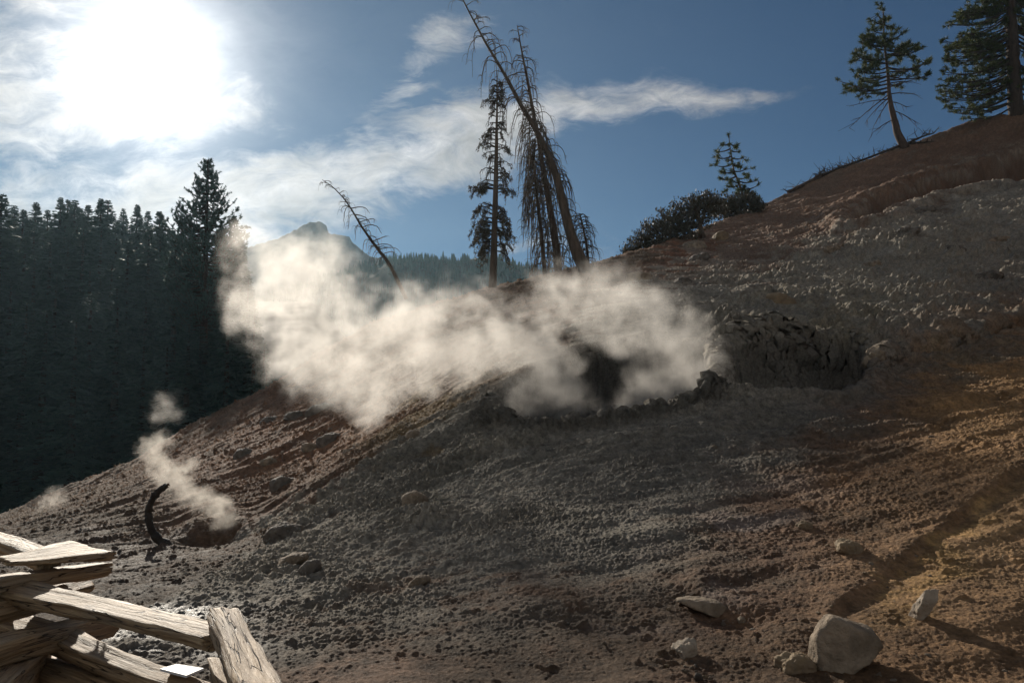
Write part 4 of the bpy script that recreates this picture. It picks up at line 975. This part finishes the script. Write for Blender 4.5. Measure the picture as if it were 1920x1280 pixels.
# ---- forest
def fir_meshes():
    out = []
    for v in range(5):
        r_ = np.random.default_rng(400 + v); H = 20.0; R0 = (2.6, 3.2, 2.3, 3.0, 2.8)[v]
        tr = MB(); tr.tube([(0, 0, 0), (.05, 0, H * .5), (0, 0, H * .99)], [.32, .2, .03], 8)
        Q = []; z = H * .06
        while z < H * .995:
            k = 1 - z / H; rad = R0 * (k ** .82) * r_.uniform(.75, 1.15) + .05; nb = int(4 + 3 * k + r_.integers(0, 3)) + 3 * (k < .25)
            for b in range(nb):
                if r_.uniform() < .10: continue
                az = r_.uniform(0, 2 * math.pi); L = rad * r_.uniform(.65, 1.12); c, s = math.cos(az), math.sin(az); rise = .5 if k < .12 else .0
                m = max(3, int(L / .24))
                for j in range(m):
                    t_ = (j + .6) / m; p = np.array([c * L * t_, s * L * t_, z + rise * L * t_ - .30 * L * t_ ** 1.6 + .12 * L * max(0, t_ - .75)])
                    for sd in (-1, 1, 0):
                        a2 = az + sd * r_.uniform(.6, 1.1); l = r_.uniform(.30, .62) * (1.15 - .5 * t_) * min(1, .3 + k * 4); d = np.array([math.cos(a2), math.sin(a2), r_.uniform(-.2, .9) if k < .07 else r_.uniform(-.75, .15)]); d /= np.linalg.norm(d)
                        w_ = np.cross(d, [0, 0, 1.0]) + r_.normal(size=3) * .35; w_ /= np.linalg.norm(w_) + 1e-9; w_ *= l * .25
                        Q.append([p - w_ * .5, p + d * l * .55 - w_, p + d * l, p + d * l * .5 + w_])
            z += .15 + .10 * k; z += r_.uniform(-.04, .06)
        cr = MB(); cr.quads(Q)
        out.append((tr.mesh('trunk', M['bark_dark']), cr.mesh('crown', M['needle_far'], False)))
    return out
FOREST_G = None
def forest_z(x, y):
    return float(np.interp(y, [30, 45, 60, 110, 150, 200], [-9, -9, -7, 9, 15, 10])) + .6 * float(noise(np.array([x * .08]), np.array([y * .08]))[0])
ORD = ['first', 'second', 'third', 'fourth', 'fifth', 'sixth', 'seventh', 'eighth', 'ninth', 'tenth', 'eleventh', 'twelfth', 'thirteenth', 'fourteenth', 'fifteenth', 'sixteenth']
def forest():
    fm = fir_meshes(); r_ = np.random.default_rng(90)
    def fir(px, py, Y, Hh, k, label, group, name='fir_tree', wide=1.0):
        top = at(px, py, Y); s = Hh / 20.0
        r = empty(name, (top[0], top[1], top[2] - Hh), label, 'conifer', group); r.scale = (s * wide, s * wide, s); r.rotation_euler = (0, 0, r_.uniform(0, 6.28))
        for nm, me in zip(('trunk', 'crown'), fm[k % 5]):
            o = bpy.data.objects.new(nm, me); COL.objects.link(o); o.parent = r
        return r
    crest = [(-14,380,88,24),(4,362,70,26),(28,386,100,22),(68,380,96,22),(90,392,104,20),(114,370,92,23),(128,373,96,22),(141,376,90,24),(152,391,104,20),(166,383,96,18),(190,373,88,24),(203,374,92,23),(232,391,100,20),(258,384,94,22),(278,394,98,20),(300,396,84,22)]
    for i, (x, y, Y, H) in enumerate(crest): fir(x, y, Y, H, i, '%s conifer from the left on the backlit forest skyline' % ORD[i], 'conifers on the forest skyline', wide=float(r_.uniform(1.35, 1.8)))
    G = 'dense dark conifers of the forest wall'; lab = 'dark conifer inside the shaded forest wall on the left'
    rows = [(102, 21, 425, 40, 24), (84, 22, 410, 60, 34), (72, 21, 450, 80, 34), (62, 20, 500, 90, 36), (53, 18, 580, 110, 40)]
    k = 0
    for Y, H, y0, jit, step in rows:
        x = -60
        while x < (380 if Y > 70 else 462):
            py = y0 + r_.uniform(-.3, .7) * jit + max(0, (x - 340)) * .55
            fir(x + r_.uniform(-12, 12), py, Y + r_.uniform(-4, 4), H * r_.uniform(.9, 1.15), int(r_.integers(5)), lab, G, wide=1.6); x += step * r_.uniform(.8, 1.25); k += 1
    for x, y, Y, H in [(340,415,66,22),(362,440,60,22),(415,425,62,24),(440,404,60,24),(452,430,64,22),(330,440,58,22),(478,560,50,14),(466,520,52,16),(496,640,48,11),(500,690,46,9),(430,500,50,17)]:
        fir(x, y, Y, H, int(r_.integers(5)), 'dark conifer beside the big pine at the right edge of the forest', 'conifers around the big forest pine', wide=1.1)
    # the big pine that stands above the forest
    Y = 56.0; Yp = Y / F; root_p = at(390, 300, Y); zb = forest_z(root_p[0], Y); n = 30
    path = np.array([[root_p[0], Y, root_p[2]], [root_p[0] + .1, Y, root_p[2] * .5 + zb * .5], [root_p[0], Y, zb]]); Q = smooth_path(path, n)
    root = empty('pine_tree', path[-1], 'tallest pine of the forest with upswept branches, left edge of the steam cloud', 'pine tree')
    mb = MB(); mb.tube(Q, np.linspace(.06, .5, n), 8); mb.build('trunk', M['bark_dark'], root)
    br = MB(); N = []; y = 306
    while y < 620:
        k = min(1, (y - 300) / 150); z = at(390, y, Y)[2]
        for b in range(int(4 + 5 * k)):
            az = r_.uniform(0, 6.28); L = (3 + 72 * k * r_.uniform(.45, 1.15)) * Yp; c, s = math.cos(az), math.sin(az)
            t_ = np.linspace(0, 1, 8); B = np.stack([root_p[0] + c * L * t_, Y + s * L * t_, z - .20 * L * np.sin(t_ * math.pi) * .6 + .28 * L * t_ ** 2.5], -1); br.tube(B, np.linspace(1.6, .5, 8) * Yp, 3, cap=False)
            for j in range(int(4 + L / Yp * .16)):
                p = B[int(r_.integers(3, 8))] if j else B[7]; e_ = p + np.array([c * r_.uniform(0, 4), s * r_.uniform(0, 4), r_.uniform(1, 8)]) * Yp + r_.normal(size=3) * 3 * Yp
                for q in range(3): tuft(N, p + (e_ - p) * (q + 1) / 3, e_ - p, 4.2 * Yp, 9, r_, .75 * Yp)
        y += 7
    br.build('branches', M['bark_dark'], root); f = MB(); f.tris(np.concatenate(N)); f.build('needles', M['needle_far'], root, smooth=False)
    # ground under the forest
    xs = np.linspace(-150, -2, 120); ys = np.linspace(32, 200, 120); X, Yg = np.meshgrid(xs, ys)
    Z = np.interp(Yg, [30, 45, 60, 110, 150, 200], [-9, -9, -7, 11, 22, 14]) + .6 * noise(X * .08, Yg * .08) + .5 * noise(X * .4, Yg * .4)
    lim = -.25 * Yg; Z = Z - sstep(0, 25, X - lim) * 26
    o = grid_mesh('forest_ground', np.stack([X, Yg, Z], -1), M['duff']); tag(o, kind='structure')
# ---- far ridges
def ridges():
    def ridge(name, sil, Yc, front, amp, mat, seed):
        P = [(*uvpix(x, y),) for x, y in sil]; us = np.array([p[0] for p in P]); es = np.array([p[1] for p in P])
        u = np.linspace(us[0], us[-1], 700); rr = np.concatenate([np.linspace(front, Yc, 120), np.linspace(Yc * 1.01, Yc * 1.5, 25)]); U_, R_ = np.meshgrid(u, rr)
        S = np.interp(U_, us, es); t_ = np.clip((R_ - front) / (Yc - front), 0, 1); zt = EYE + S * Yc; z0 = -16.0
        Z = z0 + (zt - z0) * t_ ** 1.25; Z = np.where(R_ > Yc, zt - (R_ - Yc) * .5, Z)
        X = R_ * np.sin(U_); Yg = R_ * np.cos(U_); nz = fbm(X + seed, Yg, 0 * X, 4.0 / Yc, 5); nz2 = np.abs(noise(X * 9 / Yc + seed, Yg * 3 / Yc)) 
        Z += amp * (nz - nz2 * .8) * np.clip((1.0 - t_) * 8, .12, 1) + amp * .05 * noise(X * .5, Yg * .5)
        o = grid_mesh(name, np.stack([X, Yg, Z], -1), mat); return tag(o, kind='structure'), (u, rr, X, Yg, Z)
    ridge('rocky_mountain', [(250,520),(440,474),(470,462),(520,447),(556,430),(566,422),(580,417),(600,416),(612,424),(616,438),(626,440),(642,443),(655,447),(660,456),(672,466),(684,476),(700,484),(760,492),(860,500),(1000,520),(1200,560)], 520, 260, 16, M['far_rock'], 3)
    _, (u, rr, X, Yg, Z) = ridge('wooded_ridge', [(200,640),(400,590),(560,540),(660,508),(720,492),(790,486),(850,488),(900,480),(950,492),(1000,504),(1060,512),(1120,520),(1300,540),(1500,560)], 330, 120, 12, M['far_wood'], 9)
    # woods on the ridge, too far and small to tell apart
    r_ = np.random.default_rng(17); T_ = []
    for k in range(5200):
        i = int(r_.integers(60, 121)) if k > 700 else int(r_.integers(116, 122)); j = int(r_.integers(0, 700)); p = np.array([X[i, j], Yg[i, j], Z[i, j]]) + [r_.uniform(-1, 1), r_.uniform(-1, 1), -.3]
        h = r_.uniform(1.5, 3.6) * p[1] / 300; a = r_.uniform(0, 3.14)
        for q in range(5):
            z0, z1, w_ = h * q * .18, h * (q * .18 + .34), h * (.24 - .04 * q)
            for s in (0, 1.05, 2.1):
                c, d = math.cos(a + s) * w_, math.sin(a + s) * w_; T_.append([p + [c, d, z0], p + [-c, -d, z0 + .1 * h * (r_.uniform() - .5)], p + [0, 0, z1]])
    mb = MB(); mb.tris(T_); o = mb.build('distant_woods', M['needle_far'], smooth=False); tag(o, kind='stuff')
    o['label'] = 'distant conifer woods covering the ridge behind the steam'; o['category'] = 'woods'
M['duff'] = simple('forest_floor', (.05, .04, .028), (.025, .022, .016), 2, .95, 0)
M['far_rock'] = simple('mountain_rock', (.20, .17, .14), (.10, .09, .075), .08, .9, .5, .3, 2.0, coord='Object')
M['far_wood'] = simple('ridge_soil', (.05, .055, .035), (.03, .036, .022), .1, .95, 0)
hs = hillside(); tag(hs, kind='structure')
gp = MB(); gp.quads([[(-510, -25, -17), (510, -25, -17), (510, 790, -17), (-510, 790, -17)]]); g_ = gp.build('ground', M['far_wood'], smooth=False); tag(g_, kind='structure')
rocks(); fence(); crooked_stick(); snags(); ragged_spruce(); hill_pines(); shrubs(); crest_debris(); forest(); ridges()
SM = steam_mat('steam', 1.5, (1.0, .97, .93), .55)
steam('steam_plume', MAIN, SM, .04, 'big pale steam cloud pouring from the crater and drifting left', seed=3.0, remap=True)
YV = hit(415, 1005)[1]
steam('steam_jet', [(415,1002,YV,24,1.1),(425,975,YV,30,1.2),(402,955,YV+.2,32,1.1),(375,938,YV+.4,32,1.1),(350,915,YV+.6,33,1.1),(322,895,YV+.9,32,1.1),(292,875,YV+1.2,30,1.2),(284,845,YV+1.4,27,1.1),(298,822,YV+1.5,24,.9),(350,880,YV+1,34,.7)], steam_mat('steam_thin', 4.5, (.98, .93, .86), .45), .022,
      'narrow jet of steam rising from the small vent beside the bent stick', nscale=2.2, seed=8.0)
YW = 15.5
steam('steam_puff', [(98,940,YW,26,1.1),(78,955,YW,18,.7),(122,925,YW,14,.7),(70,950,YW,20,.4)], bpy.data.materials['steam_thin'], .04, 'small puff of steam at the far left foot of the slope', nscale=1.8, seed=1.0)
YW = 27
steam('steam_wisp', [(312,760,YW,36,.7),(335,785,YW,26,.6),(290,775,YW,24,.5)], SM, .07, 'faint wisp of steam in front of the forest above the left slope', nscale=1.0, seed=5.0, gain=.35)
if HAZE:
    hm = bpy.data.materials.new('haze_air'); hm.use_nodes = True; hm.node_tree.nodes.clear(); t = NT(hm.node_tree)
    o_ = t.n('ShaderNodeOutputMaterial'); v_ = t.n('ShaderNodeVolumePrincipled'); v_.inputs['Color'].default_value = (.55, .82, 1, 1); v_.inputs['Density'].default_value = HAZE; v_.inputs['Anisotropy'].default_value = .55
    t.link(v_.outputs[0], o_.inputs['Volume'])
    x0, x1, y0, y1, z0, z1 = -520, 520, -30, 800, -130, 175
    hb = MB(); hb.add([(x0,y0,z0),(x1,y0,z0),(x1,y1,z0),(x0,y1,z0),(x0,y0,z1),(x1,y0,z1),(x1,y1,z1),(x0,y1,z1)], [(3,2,1,0),(4,5,6,7),(0,1,5,4),(1,2,6,5),(2,3,7,6),(3,0,4,7)])
    h_ = hb.build('haze', hm, smooth=False); tag(h_, kind='stuff')
